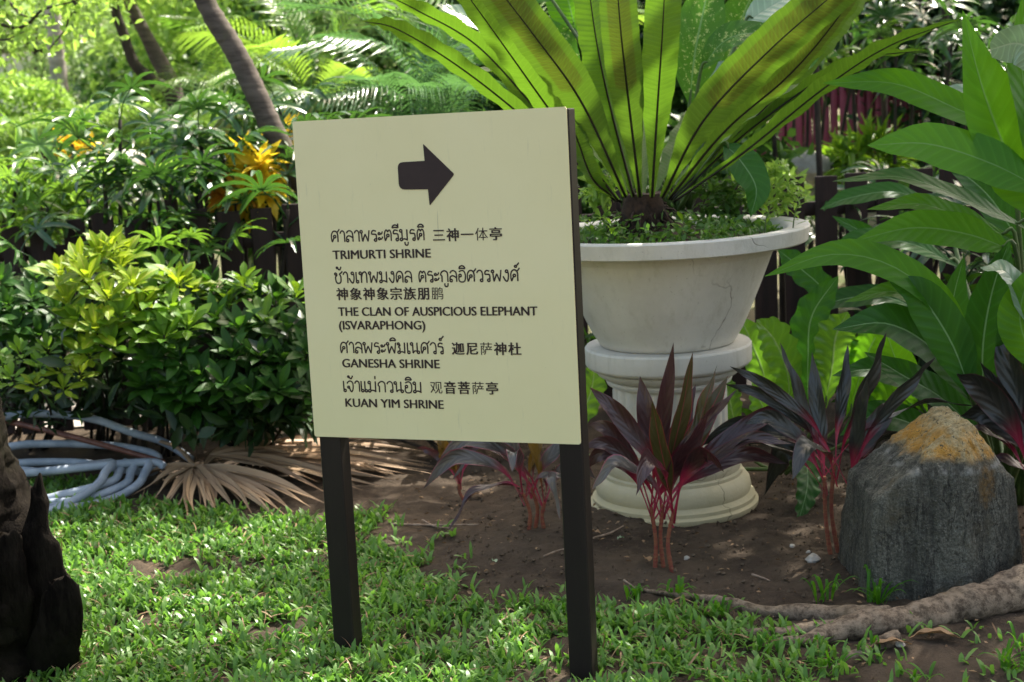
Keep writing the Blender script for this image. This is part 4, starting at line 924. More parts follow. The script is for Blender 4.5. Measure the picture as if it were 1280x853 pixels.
def boulder(label, p, s, mat='stone', seed=0):
    V, Fc, UV = lathe([(.02, -.7), (.6, -.65), (.95, -.3), (1.0, 0), (.9, .35), (.65, .65), (.3, .82), (.01, .86)], 18)
    V = [Vector((v.x * s[0], v.y * s[1], v.z * s[2])) * (1 + .35 * noise.noise(v * 1.7 + Vector((seed, 0, 0)))) for v in V]
    o = link('stone', mesh('stone', V, Fc, UV, True, M[mat])); o.location = p; o.rotation_euler = (0, 0, seed); tag(o, label, 'stone', 'pale stones beyond the fence'); return o
boulder('pale flat stone beyond the fence right of the fern', at(1000, 208, 9.5), (.22, .2, .12), seed=1)
boulder('grey stone left of the thin dark stem', at(1048, 222, 9.6), (.26, .2, .12), seed=2)
boulder('pale boulder behind the lady palms at left', at(62, 236, 9.4), (.35, .25, .13), seed=3)
boulder('long pale stone under the golden leaves', at(345, 262, 9.3), (.38, .25, .10), seed=4)
boulder('pale stone at the path edge near the yellow flowers', at(140, 205, 10.2), (.3, .25, .12), seed=5)

# ================================================================== SHRUBS IN FRONT OF THE FENCE
def leafmesh(name, L, W, mat, droop=.12, prof=PROF_LANCE, fold=.25, nseg=6, nx=2, wave=0.):
    g = ribbon([(0, 0, 0), (0, L * .35, L * .03), (0, L * .7, -L * droop * .2), (0, L, -L * droop)], W, (0, 0, 1), prof, fold, wave, 3, nseg, nx)
    return mesh(name, g[0], g[1], g[2], True, mat)
OBO = [.08, .22, .42, .66, .88, 1.0, .98, .78, .42, 0]
LM = {}
for key, mat in (('croton', 'croton'), ('croton_mid', 'croton_mid'), ('dark', 'shrub_dark')):
    LM[key] = [leafmesh('leaf', 1, wv, M[mat], dr, OBO if key != 'dark' else PROF_LANCE, .22) for wv, dr in ((.34, .1), (.38, .22), (.31, .0))]
def rosette_shrub(name, label, cat, c, tips, L, mix, per=12, inner=0, group=None, spread=1.0, inner_mat='shrub_dark_i'):
    """c: foot of the shrub; tips: ends of the branches, each with its whorl of leaves"""
    c = Vector(c); t = thing(name, label, cat, c, group)
    for k, tp in enumerate(tips):
        tp = Vector(tp); kind = mix(tp, k)
        if k % 2 == 0:
            put('stem', tube([c + Vector((random.uniform(-.06, .06), random.uniform(-.05, .05), -.02)), (c + tp) / 2 + Vector(((tp.x - c.x) * .15, 0, .02)), tp], [.009, .006, .004], 8, 5), M['bark_dark'], t)
        out = (tp - c - Vector((0, 0, .25))).normalized()
        for q in range(per):
            az = q * 2.4 + k; el = .25 + .85 * (q / per) + random.uniform(-.15, .15)
            ax = (out + Vector((0, 0, .9))).normalized(); u = ax.orthogonal().normalized(); v = ax.cross(u)
            d = (u * math.cos(az) + v * math.sin(az)) * math.cos(el) * spread + ax * math.sin(el)
            d.normalize(); s = L * random.uniform(.65, 1.15) * (1.05 - .35 * q / per)
            N = (ax - d * ax.dot(d)); N = N.normalized() if N.length > .05 else u
            S = d.cross(N); rot = Matrix((S, d, N)).transposed().to_4x4()
            o = link('leaf', random.choice(LM[kind]), t)
            o.matrix_local = Matrix.Translation(tp - c + d * .01 - ax * (.05 * (1 - q / per))) @ rot @ Matrix.Scale(s, 4)
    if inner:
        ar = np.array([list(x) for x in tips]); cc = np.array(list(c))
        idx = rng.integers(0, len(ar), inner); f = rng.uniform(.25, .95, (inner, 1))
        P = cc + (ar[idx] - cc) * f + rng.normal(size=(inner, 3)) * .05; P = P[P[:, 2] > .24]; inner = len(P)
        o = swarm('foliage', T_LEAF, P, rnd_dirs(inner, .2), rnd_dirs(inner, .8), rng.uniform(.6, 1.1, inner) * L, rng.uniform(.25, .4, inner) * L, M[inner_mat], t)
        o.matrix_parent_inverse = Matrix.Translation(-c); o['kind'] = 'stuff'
    return t
def tipset(pxs): return [at(*p) for p in pxs]
def scatter_tips(n, xr, yr, Yr):
    return [at(random.uniform(*xr), random.uniform(*yr), random.uniform(*Yr)) for _ in range(n)]
# bright croton
cr = [(75, 340, 6.2), (100, 330, 6.15), (125, 318, 6.2), (140, 308, 6.25), (110, 350, 6.05), (85, 375, 6.05), (150, 335, 6.2), (165, 355, 6.1), (135, 370, 6.0), (95, 400, 6.0), (120, 410, 5.95), (150, 395, 6.0), (110, 440, 5.95), (140, 430, 5.95), (90, 355, 6.3), (155, 320, 6.35), (175, 385, 6.1)]
rosette_shrub('croton_shrub', 'bright yellow green shrub with pointed upright leaves left of the sign', 'shrub', gr(125, 560), tipset(cr), .140, lambda p, k: 'croton' if k < 9 or k > 13 else ('croton_mid' if k % 2 else 'croton'), 15, 250, spread=.8)
cr = [(205, 345, 6.3), (222, 352, 6.25), (190, 372, 6.15), (215, 385, 6.1), (240, 365, 6.3), (180, 410, 6.05), (205, 420, 6.0), (235, 405, 6.05), (190, 450, 6.0), (225, 445, 6.0), (215, 480, 5.98), (180, 480, 6.0)]
rosette_shrub('green_shrub', 'mid green shrub right beside the bright yellow one', 'shrub', gr(210, 570), tipset(cr), .145, lambda p, k: ('croton' if k in (1, 4) else 'croton_mid') if k < 8 else 'dark', 15, 350)
cr = [(265, 360, 6.35), (285, 375, 6.3), (305, 352, 6.4), (320, 365, 6.35), (345, 372, 6.3), (370, 365, 6.3), (270, 400, 6.15), (300, 410, 6.1), (330, 400, 6.15), (360, 410, 6.1), (385, 395, 6.15), (290, 440, 6.0), (325, 445, 6.0), (355, 450, 6.0), (385, 440, 6.0)]
rosette_shrub('dark_shrub', 'dark green leafy shrub touching the left edge of the sign', 'shrub', gr(325, 572), tipset(cr), .150, lambda p, k: 'croton_mid' if k in (1, 2, 3, 5, 8) else 'dark', 13, 700)
cr = [(250, 470, 5.95), (280, 480, 5.9), (315, 490, 5.9), (350, 485, 5.9), (240, 500, 6.0), (270, 508, 6.0), (300, 512, 6.05), (335, 508, 6.05), (370, 505, 6.05), (395, 490, 5.95), (225, 490, 5.95), (385, 515, 6.1)]
rosette_shrub('low_dark_shrub', 'low shadowy shrub above the dry palm leaves', 'shrub', gr(310, 580), tipset(cr), .145, lambda p, k: 'dark', 13, 900)
cr = [(25, 440, 6.0), (50, 455, 5.95), (75, 460, 5.95), (15, 470, 5.9), (45, 480, 5.9), (80, 482, 5.9), (100, 465, 6.0), (0, 450, 6.0), (60, 435, 6.05), (-20, 470, 6.0)]
rosette_shrub('small_croton', 'small yellow green whorled shrub above the hose coils', 'shrub', gr(50, 560), tipset(cr), .085, lambda p, k: 'croton' if k in (2, 5, 6, 4) else 'croton_mid', 12, 200)
cr = [(10, 380, 6.4), (40, 370, 6.4), (70, 385, 6.4), (20, 410, 6.3), (50, 420, 6.3), (-10, 400, 6.3), (80, 420, 6.3), (0, 350, 6.5), (45, 345, 6.6), (-30, 370, 6.4)]
rosette_shrub('shadowed_shrub', 'very dark shrub at the left edge below the fence top', 'shrub', gr(30, 540), tipset(cr), .13, lambda p, k: 'dark', 14, 500, spread=1.1)
cr = [(430, 520, 6.3), (470, 510, 6.3), (520, 520, 6.3), (560, 510, 6.3), (600, 515, 6.3), (640, 510, 6.3), (450, 470, 6.4), (500, 460, 6.4), (560, 460, 6.4), (620, 460, 6.4), (680, 470, 6.4), (700, 520, 6.3), (440, 420, 6.5), (520, 400, 6.5), (600, 400, 6.5), (680, 400, 6.5), (740, 430, 6.4)]
rosette_shrub('hidden_shrub', 'dark hedge like shrub behind the sign board and its posts', 'shrub', gr(570, 575), tipset(cr), .13, lambda p, k: 'dark', 12, 1500)
cr = [(1100, 400, 6.6), (1150, 380, 6.6), (1200, 360, 6.6), (1250, 380, 6.6), (1060, 440, 6.5), (1120, 450, 6.4), (1180, 430, 6.4), (1240, 440, 6.4), (1290, 420, 6.4), (1150, 500, 6.2), (1220, 500, 6.2), (1290, 480, 6.2), (1080, 500, 6.2), (1000, 470, 6.4), (950, 520, 6.3), (880, 530, 6.3)]
rosette_shrub('back_shrub', 'deep green shrub filling the shade before the fence at right', 'shrub', gr(1120, 580), tipset(cr), .15, lambda p, k: 'dark', 12, 1700)

def soft_weed(label, c, rad, n, L, mat, seed):
    t = thing('leafy_weed', label, 'weed', c, 'leafy weeds behind the planter rim'); crown(t, c, rad, n, L, L * .42, M[mat], 'foliage', seed, 14, .2)
    put('stem', tube([Vector((PC.x + .25, PC.y + .1, zr - .06)), Vector(c)], [.004, .002], 8, 5), M['green_stem'], t)
soft_weed('bright feathery green weed behind the right part of the planter rim', at(955, 232, 5.62), (.13, .1, .10), 420, .045, 'lime', 201)
soft_weed('darker bushy weed right of the fern crown in the planter', at(905, 245, 5.6), (.10, .1, .07), 360, .045, 'weed', 202)
soft_weed('pale leafy weed left of the fern crown in the planter', at(745, 240, 5.55), (.07, .08, .07), 200, .05, 'lime', 203)
# ================================================================== LADY PALMS
def fan_leaf(nseg, L, W, mat, seed):
    g = random.Random(seed); parts = []; pet = .9 * L
    parts.append(tube([(0, 0, 0), (0, pet * .5, pet * .10), (0, pet, 0)], [.005, .004, .003], 5, 4))
    for k in range(nseg):
        a = (k / (nseg - 1) - .5) * PI * 1.35; d = Vector((math.sin(a), math.cos(a) * .9, 0)).normalized(); l = L * g.uniform(.8, 1.1) * (1 - .12 * abs(a)); b = Vector((0, pet, 0))
        dr = g.uniform(.20, .45)
        parts.append(ribbon([b, b + d * l * .35 + Vector((0, 0, l * .06)), b + d * l * .72 + Vector((0, 0, -l * dr * .25)), b + d * l * .95 + Vector((0, 0, -l * dr))], W * g.uniform(.8, 1.15), (0, 0, 1), [.25, .6, .85, 1, 1, .95, .85, .6, .25], .3, 0, 1, 7, 2))
    V, Fc, UV = join(parts); return mesh('leaf', V, Fc, UV, True, mat)
RH = {'rhapis': [fan_leaf(k, .27, .034, M['rhapis'], s) for k, s in ((7, 1), (8, 2), (6, 3), (9, 4))], 'rhapis_lit': [fan_leaf(k, .25, .034, M['rhapis_lit'], s) for k, s in ((8, 5), (7, 6), (9, 7))]}
def lady_palm(label, foot, canes, kind='rhapis', scale=1.0, group='lady palms along the fence', per=6):
    foot = Vector(foot); t = thing('lady_palm', label, 'palm', foot, group)
    for c in canes:
        top = at(*c); b = foot + Vector(((top.x - foot.x) * .45, (top.y - foot.y) * .5, 0)); b.z = terrain(b.x, b.y) - .03
        put('cane', tube([b, (b + top) / 2 + Vector((random.uniform(-.03, .03), 0, 0)), top], [.014, .012, .010], 20, 6, ring=.2, rn=12), M['bark_dark'], t)
        for q in range(per):
            z = top.lerp(b, q / per * .32 * min(1, 1.0 / max(.3, (top - b).length)) + 0); az = q * 2.39996 + random.uniform(-.3, .3) + c[0]; el = .75 - q / per * .75
            d = Vector((math.cos(az) * math.cos(el), math.sin(az) * math.cos(el), math.sin(el))); N = Vector((0, 0, 1)) - d * d.z; N.normalize()
            S = d.cross(N); o = link('leaf', random.choice(RH[kind]), t)
            o.matrix_local = Matrix.Translation(z - foot) @ Matrix((S, d, N)).transposed().to_4x4() @ Matrix.Rotation(random.uniform(-.3, .3), 4, 'Y') @ Matrix.Scale(scale * random.uniform(.8, 1.15), 4)
    return t
lady_palm('glossy lady palm with drooping fans above the bright shrub', (-2.15, 7.45, 0), [(130, 215, 7.3), (150, 150, 7.6), (190, 190, 7.4), (110, 250, 7.3), (215, 230, 7.2), (175, 260, 7.1)])
lady_palm('dark lady palm left of the leaning palm stem', (-1.55, 7.5, 0), [(250, 170, 7.5), (280, 200, 7.4), (300, 160, 7.7), (330, 215, 7.4), (250, 240, 7.2), (360, 262, 7.1)])
lady_palm('light green lady palm at the left edge', (-3.0, 7.5, 0), [(20, 225, 7.4), (60, 190, 7.8), (5, 275, 7.2), (60, 260, 7.3), (-30, 240, 7.4)], 'rhapis_lit')
lady_palm('lady palm behind the top left corner of the sign', (-1.1, 7.7, 0), [(380, 180, 7.8), (350, 140, 8.0), (420, 200, 7.6)], 'rhapis')
lady_palm('dark lady palm beyond the planter rim at right', (1.9, 7.5, 0), [(1080, 265, 7.4), (1120, 255, 7.6), (1150, 265, 7.4), (1190, 260, 7.5), (1050, 290, 7.3)])
lady_palm('shadowed lady palm at upper right under the trees', (2.5, 9.3, 0), [(1120, 60, 9.2), (1190, 55, 9.0), (1225, 70, 9.3), (1060, -10, 9.6), (1260, 80, 9.0), (1150, 0, 9.6)], scale=1.15)
lady_palm('slender lady palm above the maroon wall', (1.9, 9.8, 0), [(990, 40, 9.7), (1010, 60, 9.5), (1040, 30, 9.7), (1075, 50, 9.5)], 'rhapis_lit')
lady_palm('lady palm in the shade before the fence right of the big leaves', (2.6, 6.9, 0), [(1240, 300, 6.7), (1290, 260, 6.7), (1200, 330, 6.6)], 'rhapis')
lady_palm('low light green lady palm in front of the fence at left', (-2.0, 6.9, 0), [(170, 320, 6.85), (200, 335, 6.8), (150, 345, 6.8), (235, 300, 6.9), (270, 325, 6.85)], 'rhapis_lit', .7, per=5)
lady_palm('low lady palm beside the left end of the fence', (-2.9, 6.85, 0), [(20, 330, 6.8), (60, 345, 6.7), (0, 400, 6.6), (30, 420, 6.5)], 'rhapis', .8, per=5)

# ================================================================== ARECA PALMS
def pinnate(L, nl, ll, lw, arch, seed, droop=.5, vee=.5):
    """one arching frond along +Y with leaflets both sides"""
    g = random.Random(seed); parts = []
    R = catmull([(0, 0, 0), (0, L * .33, L * arch * .55), (0, L * .68, L * arch * .62), (0, L, L * arch * .15)], 24)
    parts.append(tube(R[::3], [.010, .008, .005, .002], 16, 5))
    for k in range(nl):
        s = .18 + .82 * k / nl; i = min(int(s * 24), 23); p = R[i].lerp(R[i + 1], s * 24 - i); T = (R[i + 1] - R[i]).normalized()
        l = ll * math.sin(PI * (.18 + .74 * (k / nl)) ** .9) * g.uniform(.9, 1.08)
        for sd in (-1, 1):
            fw = .35 + .55 * s; d = (Vector((sd, 0, 0)) + T * fw + Vector((0, 0, vee * (1 - .5 * s)))).normalized()
            e = p + d * l; dz = Vector((0, 0, -droop * l * g.uniform(.6, 1.2)))
            parts.append(ribbon([p, p + d * l * .5 + dz * .12, e + dz], lw, (0, 0, 1), [.3, .8, 1, .95, .7, .4, .05], .25, 0, 1, 5, 2))
    V, Fc, UV = join(parts); return V, Fc, UV
PM = {}
for key, m_, par in (('areca', 'areca', (1.5, 26, .54, .030, .42)), ('blue', 'areca_blue', (1.5, 25, .60, .030, .45)), ('lime', 'areca_lime', (1.3, 24, .50, .032, .38))):
    PM[key] = []
    for s in range(2):
        V, Fc, UV = pinnate(*par, s, droop=.35 + .25 * s); PM[key].append(mesh('frond', V, Fc, UV, True, M[m_]))
def areca(label, foot, fronds, group='feathery palms behind the sign'):
    """fronds: (start px, end px, kind) start/end = (x, y, Y)"""
    foot = Vector(foot); t = thing('areca_palm', label, 'palm', foot, group)
    for a, b, kind in fronds:
        A, B = at(*a), at(*b); d = B - A; L = d.length; d.normalize(); N = Vector((0, 0, 1)) - d * d.z
        if N.length < .2: N = Vector((0, -1, .2))
        N.normalize(); S = d.cross(N)
        o = link('frond', random.choice(PM[kind]), t)
        o.matrix_local = Matrix.Translation(A - foot) @ Matrix((S, d, N)).transposed().to_4x4() @ Matrix.Rotation(random.uniform(-.5, .5), 4, 'Y') @ Matrix.Scale(L / 1.45, 4)
    for k in range(5):
        top = at(*random.choice(fronds)[0]); b = foot + Vector((random.uniform(-.2, .2), random.uniform(-.1, .2), -.05))
        put('cane', tube([b, (b + top) / 2 + Vector((random.uniform(-.05, .05), 0, 0)), top], [.03, .025, .018], 18, 8, ring=.15, rn=8), M['frond_stem'], t)
    return t
areca('feathery palm with bluish arching fronds above the sign board', (-.9, 8.7, terrain(0, 8.7)), [
 ((520, 190, 8.8), (400, 60, 8.4), 'blue'), ((520, 190, 8.7), (470, 30, 8.5), 'blue'), ((540, 180, 8.6), (610, 130, 8.0), 'blue'), ((520, 200, 8.6), (400, 140, 8.0), 'blue'), ((540, 190, 8.8), (560, 30, 8.8), 'blue'),
 ((530, 190, 8.5), (630, 60, 8.4), 'blue'), ((510, 190, 8.6), (340, 80, 8.5), 'blue'), ((530, 200, 8.4), (500, 120, 7.8), 'blue'), ((530, 180, 9.0), (440, -30, 9.2), 'areca'), ((560, 180, 8.9), (640, 0, 9.0), 'areca'), ((520, 210, 8.5), (350, 150, 8.2), 'blue'), ((545, 170, 8.7), (600, 90, 8.2), 'blue'), ((500, 190, 8.3), (440, 110, 7.9), 'blue'), ((540, 200, 8.2), (590, 120, 7.7), 'blue'), ((520, 180, 8.9), (350, 20, 8.9), 'blue'), ((520, 180, 9.1), (380, -20, 9.3), 'areca'), ((545, 190, 8.8), (500, -10, 9.0), 'areca')])
areca('bright green feathery palm behind the leaning palm stem', (-1.9, 10.2, terrain(0, 10.2)), [
 ((380, 120, 10.2), (210, 40, 9.8), 'lime'), ((380, 120, 10.2), (250, -40, 10.2), 'areca'), ((390, 120, 10.0), (240, 110, 9.5), 'lime'), ((400, 120, 10.3), (340, -40, 10.4), 'areca'), ((400, 110, 10.3), (450, -30, 10.4), 'areca'),
 ((380, 150, 10.0), (190, 170, 9.5), 'areca'), ((390, 130, 10), (300, 60, 9.4), 'lime'), ((400, 140, 9.9), (320, 170, 9.2), 'areca'), ((400, 140, 10), (460, 100, 9.4), 'lime'), ((390, 130, 10.4), (290, 0, 10.6), 'areca'), ((400, 120, 10.4), (500, 0, 10.6), 'lime')])
areca('feathery palm at the top behind the nest fern', (0.2, 10.8, terrain(0, 10.8)), [
 ((650, 130, 10.6), (560, -20, 10.6), 'areca'), ((650, 130, 10.6), (520, 40, 10.2), 'lime'), ((660, 120, 10.6), (680, -60, 10.8), 'areca'), ((660, 130, 10.4), (760, 20, 10.4), 'areca'), ((650, 140, 10.4), (570, 90, 9.9), 'areca'), ((670, 130, 10.8), (850, 20, 10.8), 'lime'), ((660, 120, 10.8), (620, -40, 11), 'lime')])
areca('small feathery palm with lime fronds at upper left', (-3.0, 12.0, terrain(0, 12)), [
 ((290, 130, 11.8), (180, 110, 11.4), 'lime'), ((290, 130, 11.8), (200, 30, 11.8), 'areca'), ((290, 120, 11.9), (270, 0, 12), 'lime'), ((300, 130, 11.7), (230, 160, 11.2), 'lime'), ((300, 130, 11.7), (370, 60, 11.4), 'areca')])

# ================================================================== STEMS AND TREES BEHIND
lp = thing('leaning_palm', 'ringed grey palm stem leaning across the upper left', 'palm', at(470, 470, 7.45))
C = [at(470, 470, 7.45), at(425, 350, 7.45), at(383, 255, 7.45), at(335, 150, 7.5), at(298, 72, 7.55), at(256, 0, 7.6), at(215, -110, 7.7), at(160, -330, 7.9), at(120, -560, 8.0)]
put('trunk', tube(C, [.066, .064, .060, .056, .052, .05, .048, .046], 120, 16, .08, 9, ring=.09, rn=46), M['bark_lean'], lp)
crownp = C[-1]
for k in range(9):
    az = k * .7; o = link('frond', PM['areca'][k % 2], lp); o.matrix_local = Matrix.Translation(crownp - lp.location) @ Matrix.Rotation(az, 4, 'Z') @ Matrix.Rotation(.5, 4, 'X')
fp = thing('pale_palm', 'straight pale palm trunk standing in the far hedge at upper left', 'palm', at(80, 168, 15.5))
put('trunk', tube([at(82, 190, 15.5), at(74, 100, 15.5), at(66, 20, 15.5), at(60, -120, 15.6), at(52, -400, 15.8)], [.10, .088, .082, .078, .075], 80, 14, .05, 4, ring=.08, rn=50), M['bark_pale'], fp)
for k in range(9):
    o = link('frond', PM['areca'][k % 2], fp); o.matrix_local = Matrix.Translation(at(52, -400, 15.8) - fp.location) @ Matrix.Rotation(k * .7, 4, 'Z') @ Matrix.Rotation(.4, 4, 'X') @ Matrix.Scale(1.4, 4)
ct = thing('curved_tree', 'dark tree with two curved stems at the upper left', 'tree', at(225, 150, 12.3))
put('trunk', tube([at(235, 175, 12.3), at(215, 120, 12.3), at(190, 100, 12.3), at(168, 80, 12.3), at(155, 45, 12.3), at(142, 5, 12.3), at(120, -90, 12.4)], [.07, .06, .052, .047, .043, .04, .035], 50, 12, .12, 4), M['bark_dark'], ct)
put('trunk', tube([at(228, 170, 12.5), at(215, 110, 12.5), at(196, 70, 12.5), at(175, 30, 12.5), at(158, -10, 12.5), at(130, -120, 12.5)], [.09, .08, .065, .055, .05, .045], 50, 12, .12, 4), M['bark_lean'], ct)
crown(ct, at(150, -110, 12.5), (1.5, 1.2, .7), 3500, .11, .06, M['lime'], 'crown', 40)
# small leafy boughs hanging at the top left
lt = thing('bough_tree', 'thin boughs with small lime green leaves hanging in at the top left corner', 'tree', (-4.9, 9.6, .3))
put('trunk', tube([(-4.9, 9.6, .2), (-4.8, 9.5, 2), (-4.5, 9.2, 3.6)], [.12, .1, .07], 20, 10, .1), M['bark_dark'], lt)
for k, (a, b, c_) in enumerate((((-20, 20, 9.0), (60, 10, 8.9), (130, -10, 8.8)), ((60, -20, 9.0), (85, 25, 8.9), (62, 62, 8.8)), ((-20, -20, 9.2), (30, 20, 9.1), (75, 15, 9)), ((90, -40, 9), (130, -5, 8.9), (160, 0, 8.8)), ((-40, 30, 9), (0, 50, 8.9), (30, 40, 8.8)))):
    pts = [Vector((-4.5, 9.2, 3.5)), at(*a), at(*b), at(*c_)]
    put('bough', tube(pts, [.03, .012, .007, .003], 24, 6), M['bark_dark'], lt)
    CC = catmull(pts, 40)[14:]; m_ = 80; idx = rng.integers(0, len(CC), m_); P = np.array([list(CC[i]) for i in idx]) + rng.normal(size=(m_, 3)) * .10
    o = swarm('foliage', T_LEAF, P, rnd_dirs(m_, -.3), rnd_dirs(m_, .8), rng.uniform(.05, .085, m_), rng.uniform(.025, .042, m_), M['lime'], lt); o.matrix_parent_inverse = Matrix.Translation(-Vector(lt.location)); o['kind'] = 'stuff'
def bush(name, label, cat, c, rad, n, L, mat, seed, group=None, W=None):
    b = Vector((c[0], c[1], terrain(c[0], c[1]))); t = thing(name, label, cat, b, group)
    crown(t, c, rad, n, L, W or L * .5, M[mat], 'foliage', seed, 20 if name != 'clipped_bush' else 8, .55 if name != 'clipped_bush' else .93)
    for k in range(3):
        put('stem', tube([b + Vector((k * .08 - .08, 0, -.03)), Vector(c) + Vector((k * .2 - .2, 0, 0))], [.025, .012], 6, 6), M['bark_dark'], t)
    return t
bush('clipped_bush', 'rounded sunlit bush at the far left by the path', 'bush', at(15, 142, 15.0), (.62, .6, .34), 7000, .062, 'lime', 50, 'clipped bushes far left')
bush('clipped_bush', 'low clipped bush left of the pale palm trunk', 'bush', at(50, 176, 14.0), (.42, .5, .22), 4500, .055, 'hedge', 51, 'clipped bushes far left')
bush('clipped_bush', 'long clipped bush right of the pale palm trunk', 'bush', at(140, 160, 13.5), (.62, .5, .20), 6000, .055, 'hedge', 52, 'clipped bushes far left')
bush('clipped_bush', 'clipped bush below the curved dark stems', 'bush', at(215, 165, 12.6), (.42, .5, .20), 4200, .055, 'hedge', 53, 'clipped bushes far left')
bush('flower_bush', 'low plant with yellow blooms at the left', 'bush', at(90, 180, 9.4), (.17, .15, .07), 300, .06, 'yellow', 54)
bush('golden_croton', 'golden yellow and orange leaved plant behind the lady palms', 'plant', at(312, 226, 7.32), (.10, .07, .12), 240, .15, 'yellow', 55, W=.05)
bush('orange_croton', 'orange tinged plant left of the golden one', 'plant', at(294, 242, 7.28), (.06, .05, .07), 90, .11, 'orange', 56, W=.04)
bush('golden_croton', 'golden leaves just right of the leaning stem', 'plant', at(338, 172, 8.9), (.12, .1, .09), 60, .12, 'yellow', 57, W=.045)
bush('sunlit_plant', 'sunlit yellow green plant before the maroon wall', 'plant', at(1078, 205, 9.4), (.22, .2, .13), 330, .20, 'croton_mid', 58, W=.04)
bush('sunlit_plant', 'sunlit low plant beyond the fence at left', 'plant', at(160, 255, 8.8), (.5, .3, .2), 1500, .10, 'lime', 59)
bush('sunlit_plant', 'pale green plant under the lady palm at the left edge', 'plant', at(40, 250, 9.0), (.5, .3, .22), 1500, .10, 'hedge', 60)
bush('sunlit_plant', 'green plant below the feathery palm fronds', 'plant', at(410, 250, 9.2), (.8, .4, .3), 2400, .13, 'mid_crown', 61)
bush('sunlit_plant', 'leafy plant filling behind the planter at left', 'plant', at(660, 235, 8.6), (.8, .4, .35), 2600, .14, 'mid_crown', 62)
bush('sunlit_plant', 'leafy plant behind the planter at right', 'plant', at(905, 210, 8.8), (.35, .3, .3), 900, .13, 'mid_crown', 63)
bush('sunlit_plant', 'low light green plant right of the thin stems', 'plant', at(975, 245, 7.9), (.2, .2, .12), 350, .10, 'lime', 64)
bush('sunlit_plant', 'sunlit leaves behind the big arching leaves', 'plant', at(1230, 250, 9.0), (.5, .4, .22), 1200, .13, 'mid_crown', 65)
for k, (x0, y0, x1, y1, Y, r) in enumerate(((1028, 300, 1020, 90, 8.4, .022), (975, 260, 966, 140, 8.6, .018), (1190, 200, 1180, -20, 10.5, .03), (1108, 220, 1100, -40, 10.2, .025))):
    s = thing('sapling', ('thin dark upright stem before the maroon wall', 'shorter thin dark stem at the left end of the maroon wall', 'dark slender trunk among the lady palms at upper right', 'dark slender trunk right of the maroon wall middle')[k], 'tree', at(x0, y0, Y), 'thin dark stems at right')
    b = at(x0, y0, Y); b.z = terrain(b.x, b.y) - .05; top = at(x1, y1, Y) + Vector((0, 0, 1.6))
    put('trunk', tube([b, at(x0, y0, Y), at(x1, y1, Y), top], [r, r * .9, r * .8, r * .6], 24, 8, .08), M['bark_dark'], s)
    crown(s, top + Vector((0, 0, .2)), (.6, .6, .4), 500, .11, .06, M['mid_crown'], 'crown', 70 + k)
# taller trees as the green backdrop
kinds = [('far_green', 'pale'), ('lime', 'bright'), ('mid_crown', 'mid green'), ('dark_crown', 'dark')]
BT = [ # x px, y px of crown centre, Y, radii, n, leaf, mat, label
 (-60, -30, 24, (2.6, 2, 1.1), 4500, .17, 'far_green', 'bright spreading tree at the far left edge'),
 (30, -35, 22, (2.0, 1.8, 1.0), 3500, .14, 'lime', 'sunlit small tree with forked dark trunk at far left'),
 (130, 0, 23, (2.0, 1.6, 1.3), 4500, .15, 'far_green', 'pale green tree between the palm trunk and the curved stems'),
 (115, 95, 21, (.8, 1, .6), 1600, .12, 'far_green', 'small grey green tree behind the clipped bushes'),
 (215, 10, 19, (1.8, 1.4, 1.2), 4500, .14, 'far_green', 'green tree behind the curved stems'),
 (180, 120, 18, (.9, 1, .5), 2000, .12, 'mid_crown', 'shaded low tree behind the curved stems'),
 (320, 40, 17, (1.7, 1.3, 1.5), 6500, .15, 'lime', 'bright tree behind the feathery palms'),
 (430, 60, 16, (1.6, 1.3, 1.6), 6500, .14, 'mid_crown', 'green tree behind the bluish fronds'),
 (540, 40, 15, (1.5, 1.2, 1.6), 6500, .14, 'far_green', 'green tree behind the top of the sign'),
 (650, 30, 14.5, (1.4, 1.2, 1.5), 6500, .14, 'mid_crown', 'leafy tree left of the nest fern fronds'),
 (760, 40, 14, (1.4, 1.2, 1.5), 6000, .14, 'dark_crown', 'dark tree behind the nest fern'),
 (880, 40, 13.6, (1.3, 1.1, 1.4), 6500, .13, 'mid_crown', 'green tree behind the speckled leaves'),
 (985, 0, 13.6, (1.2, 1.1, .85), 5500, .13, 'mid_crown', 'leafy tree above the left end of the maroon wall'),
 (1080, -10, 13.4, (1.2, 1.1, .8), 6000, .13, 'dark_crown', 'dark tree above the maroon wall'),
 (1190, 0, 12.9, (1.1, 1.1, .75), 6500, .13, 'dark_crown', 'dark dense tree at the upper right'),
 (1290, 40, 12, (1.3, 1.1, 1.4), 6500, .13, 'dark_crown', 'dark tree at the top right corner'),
 (1290, 170, 11.4, (.8, .7, .6), 3600, .12, 'dark_crown', 'low dark tree behind the big arching leaves'),
]
for k, (px, py, Y, rad, n, L, mt, lab) in enumerate(BT):
    c = at(px, py, Y); b = Vector((c.x, c.y, terrain(c.x, c.y))); t = thing('background_tree', lab, 'tree', b, 'trees closing the view')
    put('trunk', tube([b + Vector((0, 0, -.1)), b.lerp(c, .6) + Vector((.08, 0, 0)), c + Vector((0, 0, rad[2] * .5))], [.11, .08, .03], 16, 8, .1), M['bark_dark'], t)
    for s_ in (-1, 1): put('limb', tube([b.lerp(c, .55), b.lerp(c, .9) + Vector((s_ * rad[0] * .35, 0, .1)), c + Vector((s_ * rad[0] * .7, 0, rad[2] * .4))], [.05, .035, .015], 12, 6), M['bark_dark'], t)
    crown(t, c, rad, n, L, L * .5, M[mt], 'crown', 100 + k, 24, .3)
